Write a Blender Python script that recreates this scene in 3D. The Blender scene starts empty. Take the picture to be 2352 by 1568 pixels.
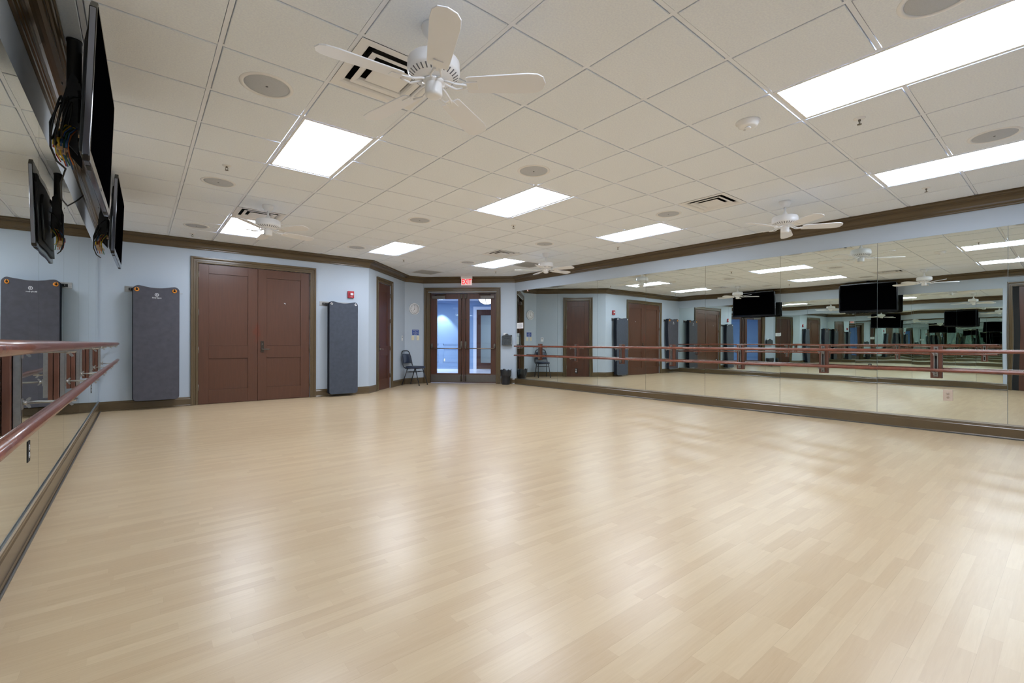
import bpy, bmesh, math, random
from mathutils import Matrix, Vector
random.seed(7)
PI = math.pi
sc = bpy.context.scene
COL = sc.collection
S = 0.6096                                  # ceiling grid module (24 in)
HC = 2.8316                                 # ceiling height
XL, YA, XE, YR = -0.8493, 6.3772, 7.3667, -4.75
LH = 1.0855

# ---------------------------------------------------------------- camera
def make_camera():
    fl, yaw, cy, rol = 1055.92, .6829, 787.21, .0029
    F = Vector((math.sin(yaw), math.cos(yaw), 0))
    r = Vector((math.cos(yaw), -math.sin(yaw), 0)); u = Vector((0, 0, 1))
    R = r*math.cos(rol) + u*math.sin(rol); U = -r*math.sin(rol) + u*math.cos(rol)
    cam = bpy.data.cameras.new('camera'); o = bpy.data.objects.new('camera', cam); COL.objects.link(o)
    cam.sensor_width = 36; cam.lens = 36*fl/2352; cam.shift_y = (cy-784)/2352
    cam.clip_start = .02; cam.clip_end = 100
    M = Matrix.Identity(4)
    for i in range(3):
        M[i][0] = R[i]; M[i][1] = U[i]; M[i][2] = -F[i]
    M.translation = Vector((-.3724, -3.1832, LH))
    o.matrix_world = M
    sc.camera = o
make_camera()
w = bpy.data.worlds.new('world'); sc.world = w; w.use_nodes = True
w.node_tree.nodes['Background'].inputs[0].default_value = (.6, .7, .85, 1)
w.node_tree.nodes['Background'].inputs[1].default_value = .2
vs = sc.view_settings
vs.view_transform = 'Standard'; vs.look = 'None'; vs.gamma = 1; vs.use_curve_mapping = False
vs.exposure = 0.27
cy = sc.cycles
cy.max_bounces = 16; cy.glossy_bounces = 12; cy.diffuse_bounces = 8; cy.transmission_bounces = 8; cy.transparent_max_bounces = 16
LAMP = 17.0                                  # troffer lens emission
LAMP_TINT = (.89, .97, 1.11)

# ---------------------------------------------------------------- materials
def lin(c):
    return tuple((x/12.92 if x <= .04045 else ((x+.055)/1.055)**2.4) for x in [v/255 for v in c]) + (1,)
MATS = {}
def mat(name, rgb, rough=.5, metal=0, spec=.5, coat=0, emit=None, es=0, noise=None, bump=None, alpha=None):
    """rgb in sRGB 0-255; noise=(scale, amount, stretch) colour variation; bump=(scale, strength)"""
    m = bpy.data.materials.new(name); m.use_nodes = True
    nt = m.node_tree; b = nt.nodes['Principled BSDF']
    c = lin(rgb)
    b.inputs['Base Color'].default_value = c
    b.inputs['Roughness'].default_value = rough; b.inputs['Metallic'].default_value = metal
    b.inputs['Specular IOR Level'].default_value = spec
    b.inputs['Coat Weight'].default_value = coat
    if emit:
        b.inputs['Emission Color'].default_value = lin(emit); b.inputs['Emission Strength'].default_value = es
    tc = nt.nodes.new('ShaderNodeTexCoord')
    if noise:
        mp = nt.nodes.new('ShaderNodeMapping'); mp.inputs['Scale'].default_value = noise[2] if len(noise) > 2 else (1, 1, 1)
        nz = nt.nodes.new('ShaderNodeTexNoise'); nz.inputs['Scale'].default_value = noise[0]; nz.inputs['Detail'].default_value = 5
        cr = nt.nodes.new('ShaderNodeValToRGB')
        cr.color_ramp.elements[0].position = .3; cr.color_ramp.elements[1].position = .7
        cr.color_ramp.elements[0].color = tuple(x*(1-noise[1]) for x in c[:3]) + (1,)
        cr.color_ramp.elements[1].color = tuple(min(1, x*(1+noise[1])) for x in c[:3]) + (1,)
        nt.links.new(tc.outputs['Object'], mp.inputs[0]); nt.links.new(mp.outputs[0], nz.inputs['Vector'])
        nt.links.new(nz.outputs['Fac'], cr.inputs[0]); nt.links.new(cr.outputs[0], b.inputs['Base Color'])
    if bump:
        nz = nt.nodes.new('ShaderNodeTexNoise'); nz.inputs['Scale'].default_value = bump[0]; nz.inputs['Detail'].default_value = 3
        bp = nt.nodes.new('ShaderNodeBump'); bp.inputs['Strength'].default_value = bump[1]; bp.inputs['Distance'].default_value = .002
        nt.links.new(tc.outputs['Object'], nz.inputs['Vector']); nt.links.new(nz.outputs['Fac'], bp.inputs['Height'])
        nt.links.new(bp.outputs[0], b.inputs['Normal'])
    MATS[name] = m
    return m

M_wall = mat('painted_wall', (180, 192, 205), .75, noise=(1.2, .02), bump=(180, .12))
M_tile = mat('ceiling_tile', (238, 244, 254), .9, spec=.2, noise=(95, .05), bump=(160, .5))
M_grid = mat('ceiling_grid_metal', (238, 243, 252), .45, spec=.3)
M_trim = mat('brown_gloss_trim', (92, 77, 55), .22, spec=.5, noise=(3, .06))
M_door = mat('stained_door_wood', (86, 54, 38), .33, noise=(9, .10, (5, 5, .35)), bump=(60, .05))
def worn_patch(m, c, r, rgb):
    nt = m.node_tree; N = nt.nodes; b = N['Principled BSDF']; src = b.inputs['Base Color'].links[0].from_socket
    tc = N.new('ShaderNodeTexCoord'); mp = N.new('ShaderNodeMapping'); mp.vector_type = 'POINT'
    mp.inputs['Location'].default_value = (-c[0]/r[0], 0, -c[2]/r[2]); mp.inputs['Scale'].default_value = (1/r[0], 0, 1/r[2])
    ln = N.new('ShaderNodeVectorMath'); ln.operation = 'LENGTH'
    nz = N.new('ShaderNodeTexNoise'); nz.inputs['Scale'].default_value = 9
    ad = N.new('ShaderNodeMath'); ad.operation = 'ADD'
    cr = N.new('ShaderNodeValToRGB'); cr.color_ramp.elements[0].position = .75; cr.color_ramp.elements[0].color = (.75, .75, .75, 1)
    cr.color_ramp.elements[1].position = 1.45; cr.color_ramp.elements[1].color = (0, 0, 0, 1)
    mx = N.new('ShaderNodeMix'); mx.data_type = 'RGBA'
    L = nt.links; L.new(tc.outputs['Object'], mp.inputs[0]); L.new(mp.outputs[0], ln.inputs[0]); L.new(ln.outputs['Value'], ad.inputs[0])
    L.new(tc.outputs['Object'], nz.inputs['Vector']); L.new(nz.outputs['Fac'], ad.inputs[1]); L.new(ad.outputs[0], cr.inputs[0])
    L.new(cr.outputs[0], mx.inputs['Factor']); L.new(src, mx.inputs['A']); mx.inputs['B'].default_value = lin(rgb)
    L.new(mx.outputs['Result'], b.inputs['Base Color'])
worn_patch(M_door, (1.335-XL, 0, 1.27), (.13, 1, .36), (98, 46, 26))
M_doord = mat('dark_stained_door_wood', (82, 50, 38), .33, noise=(9, .16, (3, 3, .25)))
M_mirror = mat('mirror_silver', (232, 238, 233), .0, 1)
def wavy(m):
    nt = m.node_tree; N = nt.nodes; b = N['Principled BSDF']
    tc = N.new('ShaderNodeTexCoord'); mp = N.new('ShaderNodeMapping'); mp.inputs['Scale'].default_value = (1.7, 1, .8)
    nz = N.new('ShaderNodeTexNoise'); nz.inputs['Scale'].default_value = 1.6; nz.inputs['Detail'].default_value = 0
    bp = N.new('ShaderNodeBump'); bp.inputs['Strength'].default_value = 1; bp.inputs['Distance'].default_value = .0006
    nt.links.new(tc.outputs['Object'], mp.inputs[0]); nt.links.new(mp.outputs[0], nz.inputs['Vector'])
    nt.links.new(nz.outputs['Fac'], bp.inputs['Height']); nt.links.new(bp.outputs[0], b.inputs['Normal'])
wavy(M_mirror)
M_medge = mat('mirror_cut_edge', (70, 84, 80), .2)
M_alu = mat('brushed_aluminium', (205, 207, 210), .28, 1, noise=(40, .05))
M_zinc = mat('zinc_plated_steel', (168, 167, 165), .3, .9, noise=(60, .08))
M_bronze = mat('dark_bronze', (76, 68, 60), .35, .8)
M_kick = mat('bronze_kick_plate', (104, 99, 94), .4, .6, noise=(30, .06))
M_hinge = mat('satin_nickel', (120, 114, 106), .3, .9)
M_barwood = mat('mahogany_bar', (116, 66, 52), .24, coat=.15, noise=(6, .22, (2, .3, 2)))
M_board = mat('mahogany_board', (102, 64, 50), .35, noise=(10, .15, (3, 3, .4)))
M_white = mat('white_enamel', (238, 239, 241), .3)
M_whitem = mat('matte_white_blade', (238, 240, 245), .45)
M_black = mat('black_metal', (26, 26, 28), .5, bump=(90, .2))
M_blackp = mat('black_gloss_plastic', (22, 22, 25), .12)
M_screen = mat('tv_screen_glass', (3, 3, 4), .6, spec=0)
M_chrome = mat('chrome_bezel', (150, 155, 170), .12, 1)
M_bezel = mat('smoked_bezel', (58, 52, 46), .15, .5)
M_mat = mat('charcoal_foam', (80, 80, 88), .8, spec=.25, noise=(14, .10), bump=(60, .6))
M_matb = mat('slate_foam', (70, 76, 87), .8, spec=.25, noise=(16, .10), bump=(70, .5))
M_matd = mat('black_foam_side', (36, 40, 50), .85, spec=.2)
M_orange = mat('orange_grommet', (235, 150, 50), .4)
M_print = mat('white_print', (214, 216, 222), .6)
M_navy = mat('navy_vinyl', (44, 54, 74), .35, bump=(300, .2))
M_frameb = mat('black_powder_coat', (30, 34, 42), .35)
M_bag = mat('black_bag_plastic', (34, 36, 40), .22, bump=(22, 1.0))
M_red = mat('red_plastic', (170, 36, 48), .35)
M_ivory = mat('ivory_plastic', (224, 216, 190), .4)
M_beige = mat('pinkish_beige_plate', (208, 190, 174), .4)
M_paper = mat('white_paper', (238, 238, 240), .7)
M_ink = mat('grey_ink', (110, 112, 118), .7)
M_blue = mat('blue_sign', (38, 72, 150), .35)
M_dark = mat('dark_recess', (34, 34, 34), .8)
M_duct = mat('duct_grey', (104, 104, 104), .6)
M_spk = mat('speaker_mesh', (190, 195, 203), .6, noise=(400, .10))
M_grille = mat('return_grille', (196, 197, 198), .6)
M_iron = mat('cast_iron_box', (66, 72, 76), .45, .3, noise=(25, .3), bump=(30, .8))
M_copper = mat('crash_bar_bronze', (160, 140, 120), .3, .9)
M_yel = mat('yellow_wire', (222, 190, 60), .4); M_blu = mat('blue_wire', (60, 100, 150), .4)
M_or = mat('orange_wire', (205, 120, 60), .4); M_grn = mat('green_wire', (70, 130, 100), .4)
M_tan = mat('tan_connector', (205, 175, 140), .45); M_rdw = mat('red_wire', (170, 50, 45), .4)
M_lobby = mat('lobby_blue_wall', (130, 157, 192), .7)
M_lobbyt = mat('lobby_white_trim', (222, 228, 240), .4)
M_lobbyf = mat('lobby_pale_floor', (206, 214, 232), .25)
M_shoe = mat('dark_shoe_strip', (74, 74, 72), .4)

def lamp_mat(name, rgb, e):
    m = bpy.data.materials.new(name); m.use_nodes = True; nt = m.node_tree
    b = nt.nodes['Principled BSDF']; b.inputs['Base Color'].default_value = (.9, .9, .9, 1)
    b.inputs['Emission Color'].default_value = rgb + (1,); b.inputs['Emission Strength'].default_value = e
    return m
M_lens = lamp_mat('troffer_lens', LAMP_TINT, LAMP)
M_exit = lamp_mat('exit_letter_red', (1, .02, .04), .75)
M_exit.node_tree.nodes['Principled BSDF'].inputs['Base Color'].default_value = (.5, .01, .02, 1)
M_exitp = lamp_mat('exit_panel_glow', (1, .62, .62), .30)
M_bowl = lamp_mat('pendant_glass', (1, .97, .95), 1.6)
M_lobbyfill = lamp_mat('lobby_fill_glow', (.95, .98, 1), 5)  # glow of the added lobby fill panels

def glass_mat():
    m = bpy.data.materials.new('door_glass'); m.use_nodes = True; nt = m.node_tree; nt.nodes.clear()
    out = nt.nodes.new('ShaderNodeOutputMaterial'); mx = nt.nodes.new('ShaderNodeMixShader')
    tr = nt.nodes.new('ShaderNodeBsdfTransparent'); tr.inputs[0].default_value = (.93, .96, .97, 1)
    gl = nt.nodes.new('ShaderNodeBsdfGlossy'); gl.inputs['Roughness'].default_value = .0
    fr = nt.nodes.new('ShaderNodeFresnel'); fr.inputs[0].default_value = 1.5
    nt.links.new(fr.outputs[0], mx.inputs[0]); nt.links.new(tr.outputs[0], mx.inputs[1]); nt.links.new(gl.outputs[0], mx.inputs[2])
    nt.links.new(mx.outputs[0], out.inputs[0])
    return m
M_glass = glass_mat()

def floor_mat():
    m = bpy.data.materials.new('maple_strip_floor'); m.use_nodes = True; nt = m.node_tree; N = nt.nodes; L = nt.links
    b = N['Principled BSDF']
    tc = N.new('ShaderNodeTexCoord'); sp = N.new('ShaderNodeSeparateXYZ'); L.new(tc.outputs['Object'], sp.inputs[0])
    def math_(op, a, bb=None, c=None):
        n = N.new('ShaderNodeMath'); n.operation = op
        for i, v in enumerate((a, bb, c)):
            if v is None: continue
            if isinstance(v, (int, float)): n.inputs[i].default_value = v
            else: L.new(v, n.inputs[i])
        return n.outputs[0]
    def wn(v1, v2=None):
        c = N.new('ShaderNodeCombineXYZ'); L.new(v1, c.inputs[0])
        if v2 is not None: L.new(v2, c.inputs[1])
        n = N.new('ShaderNodeTexWhiteNoise'); n.noise_dimensions = '3D'; L.new(c.outputs[0], n.inputs['Vector']); return n
    W_, LN = .052, .42
    row = math_('FLOOR', math_('DIVIDE', sp.outputs['Y'], W_))
    off = wn(row).outputs['Value']
    u = math_('ADD', math_('DIVIDE', sp.outputs['X'], LN), math_('MULTIPLY', off, 7.0))
    col = math_('FLOOR', u)
    rnd = wn(row, col)
    # grain stretched along the strip
    mp = N.new('ShaderNodeMapping'); mp.inputs['Scale'].default_value = (1.6, 26, 1)
    va = N.new('ShaderNodeVectorMath'); va.operation = 'ADD'; L.new(tc.outputs['Object'], va.inputs[0])
    vm = N.new('ShaderNodeVectorMath'); vm.operation = 'SCALE'; L.new(rnd.outputs['Color'], vm.inputs[0]); vm.inputs['Scale'].default_value = 4
    L.new(vm.outputs[0], va.inputs[1]); L.new(va.outputs[0], mp.inputs[0])
    g = N.new('ShaderNodeTexNoise'); g.inputs['Scale'].default_value = 3.2; g.inputs['Detail'].default_value = 6; g.inputs['Distortion'].default_value = .8
    L.new(mp.outputs[0], g.inputs['Vector'])
    cr = N.new('ShaderNodeValToRGB'); e = cr.color_ramp.elements
    e[0].position = 0; e[0].color = lin((175, 150, 117)); e[1].position = 1; e[1].color = lin((202, 181, 148))
    k = cr.color_ramp.elements.new(.35); k.color = lin((186, 162, 129))
    k = cr.color_ramp.elements.new(.7); k.color = lin((194, 172, 139))
    fac = math_('ADD', math_('ADD', math_('MULTIPLY', rnd.outputs['Value'], .46), .02), math_('MULTIPLY', g.outputs['Fac'], .62))
    L.new(fac, cr.inputs[0])
    # seams between strips (faint) and between boards every three strips
    fy = math_('FRACT', math_('DIVIDE', sp.outputs['Y'], W_))
    s1 = math_('LESS_THAN', fy, .022)
    fb = math_('FRACT', math_('DIVIDE', sp.outputs['Y'], W_*3)); s2 = math_('LESS_THAN', fb, .010)
    fx = math_('LESS_THAN', math_('FRACT', u), .003)
    sm = math_('ADD', math_('MULTIPLY', s1, .06), math_('ADD', math_('MULTIPLY', s2, .16), math_('MULTIPLY', fx, .10)))
    mx = N.new('ShaderNodeMix'); mx.data_type = 'RGBA'; L.new(sm, mx.inputs['Factor']); L.new(cr.outputs[0], mx.inputs['A'])
    mx.inputs['B'].default_value = lin((120, 96, 70)); L.new(mx.outputs['Result'], b.inputs['Base Color'])
    # satin, finely pebbled finish
    nz = N.new('ShaderNodeTexNoise'); nz.inputs['Scale'].default_value = 420; L.new(tc.outputs['Object'], nz.inputs['Vector'])
    bp = N.new('ShaderNodeBump'); bp.inputs['Strength'].default_value = .10; bp.inputs['Distance'].default_value = .001
    L.new(nz.outputs['Fac'], bp.inputs['Height']); L.new(bp.outputs[0], b.inputs['Normal'])
    b.inputs['Roughness'].default_value = .29; b.inputs['Specular IOR Level'].default_value = .5
    return m
M_floor = floor_mat()

# ---------------------------------------------------------------- mesh helpers
class MB:
    def __init__(self): self.v = []; self.f = []; self.smooth = []
    def add(self, vs, fs, sm=False):
        b = len(self.v); self.v += [tuple(x) for x in vs]
        for f in fs: self.f.append([b+i for i in f]); self.smooth.append(sm)
        return self
    def box(self, x0, x1, y0, y1, z0, z1, M=None):
        x0, x1 = sorted((x0, x1)); y0, y1 = sorted((y0, y1)); z0, z1 = sorted((z0, z1))
        vs = [Vector(p) for p in ((x0,y0,z0),(x1,y0,z0),(x1,y1,z0),(x0,y1,z0),(x0,y0,z1),(x1,y0,z1),(x1,y1,z1),(x0,y1,z1))]
        if M: vs = [M @ v for v in vs]
        return self.add(vs, [(0,3,2,1),(4,5,6,7),(0,1,5,4),(1,2,6,5),(2,3,7,6),(3,0,4,7)])
    def prism(self, pts, t, axis='y', M=None):
        """extrude a 2-D outline: axis y -> pts are (x,z), t=(y0,y1); axis z -> pts (x,y); axis x -> pts (y,z)"""
        n = len(pts); a, b = t
        def P(p, h): return Vector({'y': (p[0], h, p[1]), 'z': (p[0], p[1], h), 'x': (h, p[0], p[1])}[axis])
        vs = [P(p, a) for p in pts] + [P(p, b) for p in pts]
        if M: vs = [M @ v for v in vs]
        fs = [tuple(range(n)), tuple(range(2*n-1, n-1, -1))] + [(i, i+n, (i+1) % n+n, (i+1) % n) for i in range(n)]
        return self.add(vs, fs)
    def lathe(self, prof, c=(0, 0, 0), seg=32, M=None, sm=True):
        """prof: list of (r, z)"""
        vs = []; fs = []; k = len(prof)
        for i in range(seg):
            a = 2*PI*i/seg
            for r, z in prof: vs.append(Vector((c[0]+r*math.cos(a), c[1]+r*math.sin(a), c[2]+z)))
        for i in range(seg):
            j = (i+1) % seg
            for q in range(k-1): fs.append((i*k+q, j*k+q, j*k+q+1, i*k+q+1))
        fs2 = []; ring = prof[0] == prof[-1]
        if not ring and prof[0][0] > 1e-5: fs2.append(tuple(i*k for i in range(seg))[::-1])
        if not ring and prof[-1][0] > 1e-5: fs2.append(tuple(i*k+k-1 for i in range(seg)))
        if M: vs = [M @ v for v in vs]
        b = len(self.v); self.add(vs, fs, sm)
        for f in fs2: self.f.append([b+i for i in f]); self.smooth.append(False)
        return self
    def tube(self, path, r, seg=10, closed=False, sm=True):
        path = [Vector(p) for p in path]; n = len(path); vs = []; fs = []
        ref = None
        for i, p in enumerate(path):
            a = path[(i-1) % n] if (i > 0 or closed) else p; b = path[(i+1) % n] if (i < n-1 or closed) else p
            d = (b-a).normalized()
            if ref is None: ref = d.orthogonal().normalized()
            u = (ref - d*ref.dot(d)).normalized(); ref = u; v = d.cross(u)
            rr = r[i] if isinstance(r, (list, tuple)) else r
            for k in range(seg):
                t = 2*PI*k/seg; vs.append(p + (u*math.cos(t)+v*math.sin(t))*rr)
        m = n if closed else n-1
        for i in range(m):
            j = (i+1) % n
            for k in range(seg):
                l = (k+1) % seg; fs.append((i*seg+k, i*seg+l, j*seg+l, j*seg+k))
        b = len(self.v); self.add(vs, fs, sm)
        if not closed:
            self.f.append([b+k for k in range(seg)][::-1]); self.smooth.append(False)
            self.f.append([b+(n-1)*seg+k for k in range(seg)]); self.smooth.append(False)
        return self
    def obj(self, name, m, parent=None, bevel=0, M=None, bseg=2):
        me = bpy.data.meshes.new(name); me.from_pydata(self.v, [], self.f)
        me.polygons.foreach_set('use_smooth', self.smooth)
        bm = bmesh.new(); bm.from_mesh(me); bmesh.ops.recalc_face_normals(bm, faces=bm.faces); bm.to_mesh(me); bm.free()
        me.materials.append(m)
        o = bpy.data.objects.new(name, me); COL.objects.link(o)
        if parent: o.parent = parent
        if M is not None: o.matrix_local = M
        if bevel:
            md = o.modifiers.new('bevel', 'BEVEL'); md.width = bevel; md.segments = bseg; md.limit_method = 'ANGLE'; md.angle_limit = math.radians(50)
        return o
def lnk(o, parent=None, M=None):
    COL.objects.link(o)
    if parent: o.parent = parent
    if M is not None: o.matrix_local = M
    return o
def thing(name, label, cat, M=Matrix.Identity(4), loc=(0, 0, 0), group=None):
    o = bpy.data.objects.new(name, None); o.empty_display_size = .1; COL.objects.link(o)
    o.matrix_world = M @ Matrix.Translation(loc)
    o['label'] = label; o['category'] = cat
    if group: o['group'] = group
    return o
def tag(o, label, cat, group=None):
    o['label'] = label; o['category'] = cat
    if group: o['group'] = group
    return o
def struct(o): o['kind'] = 'structure'; return o
def sroot(name, M=Matrix.Identity(4), loc=(0, 0, 0)):
    o = bpy.data.objects.new(name, None); o.empty_display_size = .1; COL.objects.link(o)
    o.matrix_world = M @ Matrix.Translation(loc); return struct(o)
def dup(root, M, label=None, group=None):
    def cp(o, p):
        c = o.copy(); COL.objects.link(c)
        if p: c.parent = p
        for ch in [x for x in ALLCH(o)]: cp(ch, c)
        return c
    r = cp(root, None); r.matrix_world = M
    if label: r['label'] = label
    if group: r['group'] = group
    return r
def ALLCH(o): return [x for x in bpy.data.objects if x.parent == o]
def text_obj(name, body, size, m, parent, M, ext=.0008, align='CENTER', fsx=1.0, bold=0):
    cu = bpy.data.curves.new('t', 'FONT'); cu.body = body; cu.size = size; cu.extrude = ext; cu.align_x = align; cu.align_y = 'CENTER'; cu.offset = bold
    t = bpy.data.objects.new('t', cu); COL.objects.link(t)
    dg = bpy.context.evaluated_depsgraph_get(); me = bpy.data.meshes.new_from_object(t.evaluated_get(dg))
    COL.objects.unlink(t); bpy.data.objects.remove(t); bpy.data.curves.remove(cu)
    me.name = name; me.materials.clear(); me.materials.append(m)
    for p in me.polygons: p.material_index = 0
    o = bpy.data.objects.new(name, me); COL.objects.link(o); o.parent = parent
    o.matrix_local = M @ Matrix.Diagonal((fsx, 1, 1, 1)); return o
UPRIGHT = Matrix.Rotation(PI/2, 4, 'X')     # flat text -> stands on a wall facing local -y

def wframe(P, Q):
    """x = left->right along the wall seen from inside, y = outward, z = up"""
    d = (Vector(Q)-Vector(P)); L = d.length; d = d.normalized()
    M = Matrix(((d.x, -d.y, 0, P[0]), (d.y, d.x, 0, P[1]), (0, 0, 1, 0), (0, 0, 0, 1)))
    return M, L
PL0, PA0, PB0, PC0, PD0, PE0, PE1 = (XL, YR), (XL, YA), (3.4528, YA), (5.0412, 7.9275), (5.5776, 7.9412), (XE, 6.2045), (XE, YR)
FL, LL = wframe(PL0, PA0); FA, LA = wframe(PA0, PB0); FB, LB = wframe(PB0, PC0); FC, LC = wframe(PC0, PD0)
FD, LD = wframe(PD0, PE0); FE, LE = wframe(PE0, PE1); FR, LR = wframe(PE1, PL0)
sA = lambda x: x-XL                          # world X -> s on wall A
sL = lambda y: y-YR                          # world Y -> s on left wall
sE = lambda y: 6.2045-y                      # world Y -> s on right wall

# ---------------------------------------------------------------- shell
def wall(name, F, L, openings=(), th=.14):
    mb = MB(); x = -.0
    for s0, s1, z1 in sorted(openings):
        mb.box(x, s0, 0, th, 0, HC+.02); mb.box(s0, s1, 0, th, z1, HC+.02); x = s1
    mb.box(x, L, 0, th, 0, HC+.02)
    o = mb.obj(name, M_wall); o.matrix_world = F; return struct(o)
D1 = (sA(.43), sA(2.262), 2.447)             # double wooden doors
D2 = (.51, 1.24, 2.447)                      # single door on the diagonal wall
D3 = (.148, 2.005, 2.435)                    # glazed exit doors
D4 = (sL(-3.36), sL(-2.235), 2.447)          # door in the left wall
wall('wall_left', FL, LL, [D4]); wall('wall_back_left', FA, LA, [D1]); wall('wall_back_diagonal', FB, LB, [D2])
wall('wall_back_clock', FC, LC); wall('wall_back_right', FD, LD, [D3]); wall('wall_right', FE, LE); wall('wall_front', FR, LR)

fm = MB(); fm.box(-1.2, 8.4, -5.0, 8.1, -.06, 0)
struct(fm.obj('floor', M_floor))

# ceiling: lay-in tiles with a reveal around each, holes where fixtures sit
LIGHTS = [(1, 1), (1, 7), (5, 1), (5, 7), (5, -5), (9, 1), (9, 7), (9, -5), (1, -5)]
VENTS = [(1, -1), (1, 6), (8, -1), (8, 6)]
RETS = [(8, 11), (10, 7)]
holes = set()
for i, j in LIGHTS: holes |= {(i, j), (i, j+1)}
holes |= set(VENTS) | set(RETS)
cm = MB(); g = .016
for i in range(-2, 14):
    for j in range(-9, 14):
        if (i, j) in holes: continue
        cx, cyy = (i+.5)*S, (j+.5)*S
        if (Vector((cx, cyy))-Vector(PD0)).dot(Vector((.6965, .7177))) > .42: continue
        x0, x1, y0, y1 = i*S+g, (i+1)*S-g, j*S+g, (j+1)*S-g; z = HC-.001; zt = HC+.03
        cm.box(x0, x1, y0, y1, z+.001, zt)
struct(cm.obj('ceiling', M_tile, bevel=.003, bseg=1))
cb = MB()                                    # T-bar grid (flange only between neighbouring cells)
fl = .012
ymin, ymax, xmin, xmax = -9*S, 14*S, -2*S, 14*S
def dline(x, y): return (Vector((x, y))-Vector(PD0)).dot(Vector((.6965, .7177)))
for i in range(-1, 14):
    # clip runner against the diagonal back-right wall
    yy = ymax
    while dline(i*S, yy) > .1 and yy > ymin: yy -= .05
    cb.box(i*S-fl, i*S+fl, ymin, yy, HC+.0055, HC+.009)
for j in range(-8, 14):
    xx = xmax
    while dline(xx, j*S) > .1 and xx > xmin: xx -= .05
    lights_here = sorted(i for (i, jj) in LIGHTS if jj+1 == j)
    x = xmin
    for i in lights_here + [None]:
        e = i*S if i is not None else xx
        if e > x: cb.box(x, min(e, xx), j*S-fl, j*S+fl, HC+.006, HC+.009)
        if i is not None: x = (i+1)*S
struct(cb.obj('trim_20', M_grid))
# plenum lid just above the tiles, open over the air vents
pl = MB()
for i in range(-2, 14):
    for j in range(-9, 14):
        if (i, j) in VENTS: continue
        if dline((i+.5)*S, (j+.5)*S) > .55: continue
        pl.box(i*S, (i+1)*S, j*S, (j+1)*S, HC+.0305, HC+.034)
struct(pl.obj('trim_21', M_grid))

# crown, baseboards: mitred sweeps round the room
POLY = [PL0, PA0, PB0, PC0, PD0, PE0, PE1]
def mitre(i, off, poly=POLY, closed=True):
    n = len(poly); P = Vector(poly[i]); A = Vector(poly[(i-1) % n]); B = Vector(poly[(i+1) % n])
    d1 = (P-A).normalized(); d2 = (B-P).normalized()
    n1 = Vector((d1.y, -d1.x)); n2 = Vector((d2.y, -d2.x)); k = n1.dot(n2)
    return P + (n1+n2)*(off/(1+k))
def sweep_seg(i, prof, name, m):
    mb = MB(); j = (i+1) % len(POLY); n = len(prof); vs = []
    for q in (i, j):
        for off, z in prof:
            p = mitre(q, off); vs.append((p.x, p.y, z))
    fs = [(k, (k+1) % n, (k+1) % n+n, k+n) for k in range(n)] + [tuple(range(n)), tuple(range(2*n-1, n-1, -1))]
    mb.add(vs, fs); return struct(mb.obj(name, m))
cp = []
zc = HC-.0015
for off, dz in [(0, -.154), (.016, -.154), (.019, -.146), (.019, -.134), (.026, -.130), (.029, -.122)]: cp.append((off, zc+dz))
for k in range(7):
    a = PI/2*k/6; cp.append((.034+.066*(1-math.cos(a)), zc-.118+.072*math.sin(a)))
cp += [(.106, zc-.044), (.108, zc-.036)]
for k in range(5):
    a = PI/2*k/4; cp.append((.112+.026*math.sin(a), zc-.034+.022*(1-math.cos(a))))
cp += [(.146, zc-.012), (.146, zc), (0, zc)]
names = ['trim_1', 'trim_2', 'trim_3', 'trim_4', 'trim_5', 'trim_6', 'trim_7']
for i in range(7): sweep_seg(i, cp, names[i], M_trim)

BB = .15
def baseboard(name, F, ranges):
    mb = MB()
    prof = [(0, 0), (-.024, 0), (-.024, .012), (-.018, .022), (-.018, .118), (-.013, .126), (-.013, .136), (-.006, .150), (0, .150)]
    for a, b, ea, eb in ranges:
        n = len(prof); vs = []
        for s, e in ((a, ea), (b, eb)):
            for y, z in prof: vs.append((s + e*(-y), y, z))
        fs = [(k, (k+1) % n, (k+1) % n+n, k+n) for k in range(n)] + [tuple(range(n)), tuple(range(2*n-1, n-1, -1))]
        mb.add(vs, fs)
    o = mb.obj(name, M_trim); o.matrix_world = F; return struct(o)
def mt(i):                                   # tangent of half the turning angle at corner i (sign: inward mitre)
    P = Vector(POLY[i]); A = Vector(POLY[(i-1) % 7]); B = Vector(POLY[(i+1) % 7])
    d1 = (P-A).normalized(); d2 = (B-P).normalized(); c = d1.x*d2.y-d1.y*d2.x; return -math.tan(math.asin(max(-1, min(1, c)))/2) if abs(c) < .999 else 1.0
CW = .107
t0, t1, t2, t3, t4, t5, t6 = [mt(i) for i in range(7)]
baseboard('baseboard_left', FL, [(0, D4[0]-CW, t0, 0), (D4[1]+CW, LL, 0, -t1)])
baseboard('baseboard_back_left', FA, [(0, D1[0]-CW, t1, 0), (D1[1]+CW, LA, 0, -t2)])
baseboard('baseboard_back_diagonal', FB, [(0, D2[0]-CW, t2, 0), (D2[1]+CW, LB, 0, -t3)])
baseboard('baseboard_back_clock', FC, [(0, LC, t3, -t4)])
baseboard('baseboard_back_right', FD, [(0, .04, t4, 0), (2.115, LD, 0, -t5)])
baseboard('baseboard_right', FE, [(0, LE, t5, -t6)])
baseboard('baseboard_front', FR, [(0, LR, t6, -t0)])

for nm, F, a, b in (('trim_12', FL, D4[1]+CW, LL-.03), ('trim_13', FE, .03, LE-.03)):
    m = MB(); m.box(a, b, -.034, -.0242, 0, .014); o = m.obj(nm, M_shoe, bevel=.003); o.matrix_world = F; struct(o)
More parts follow.
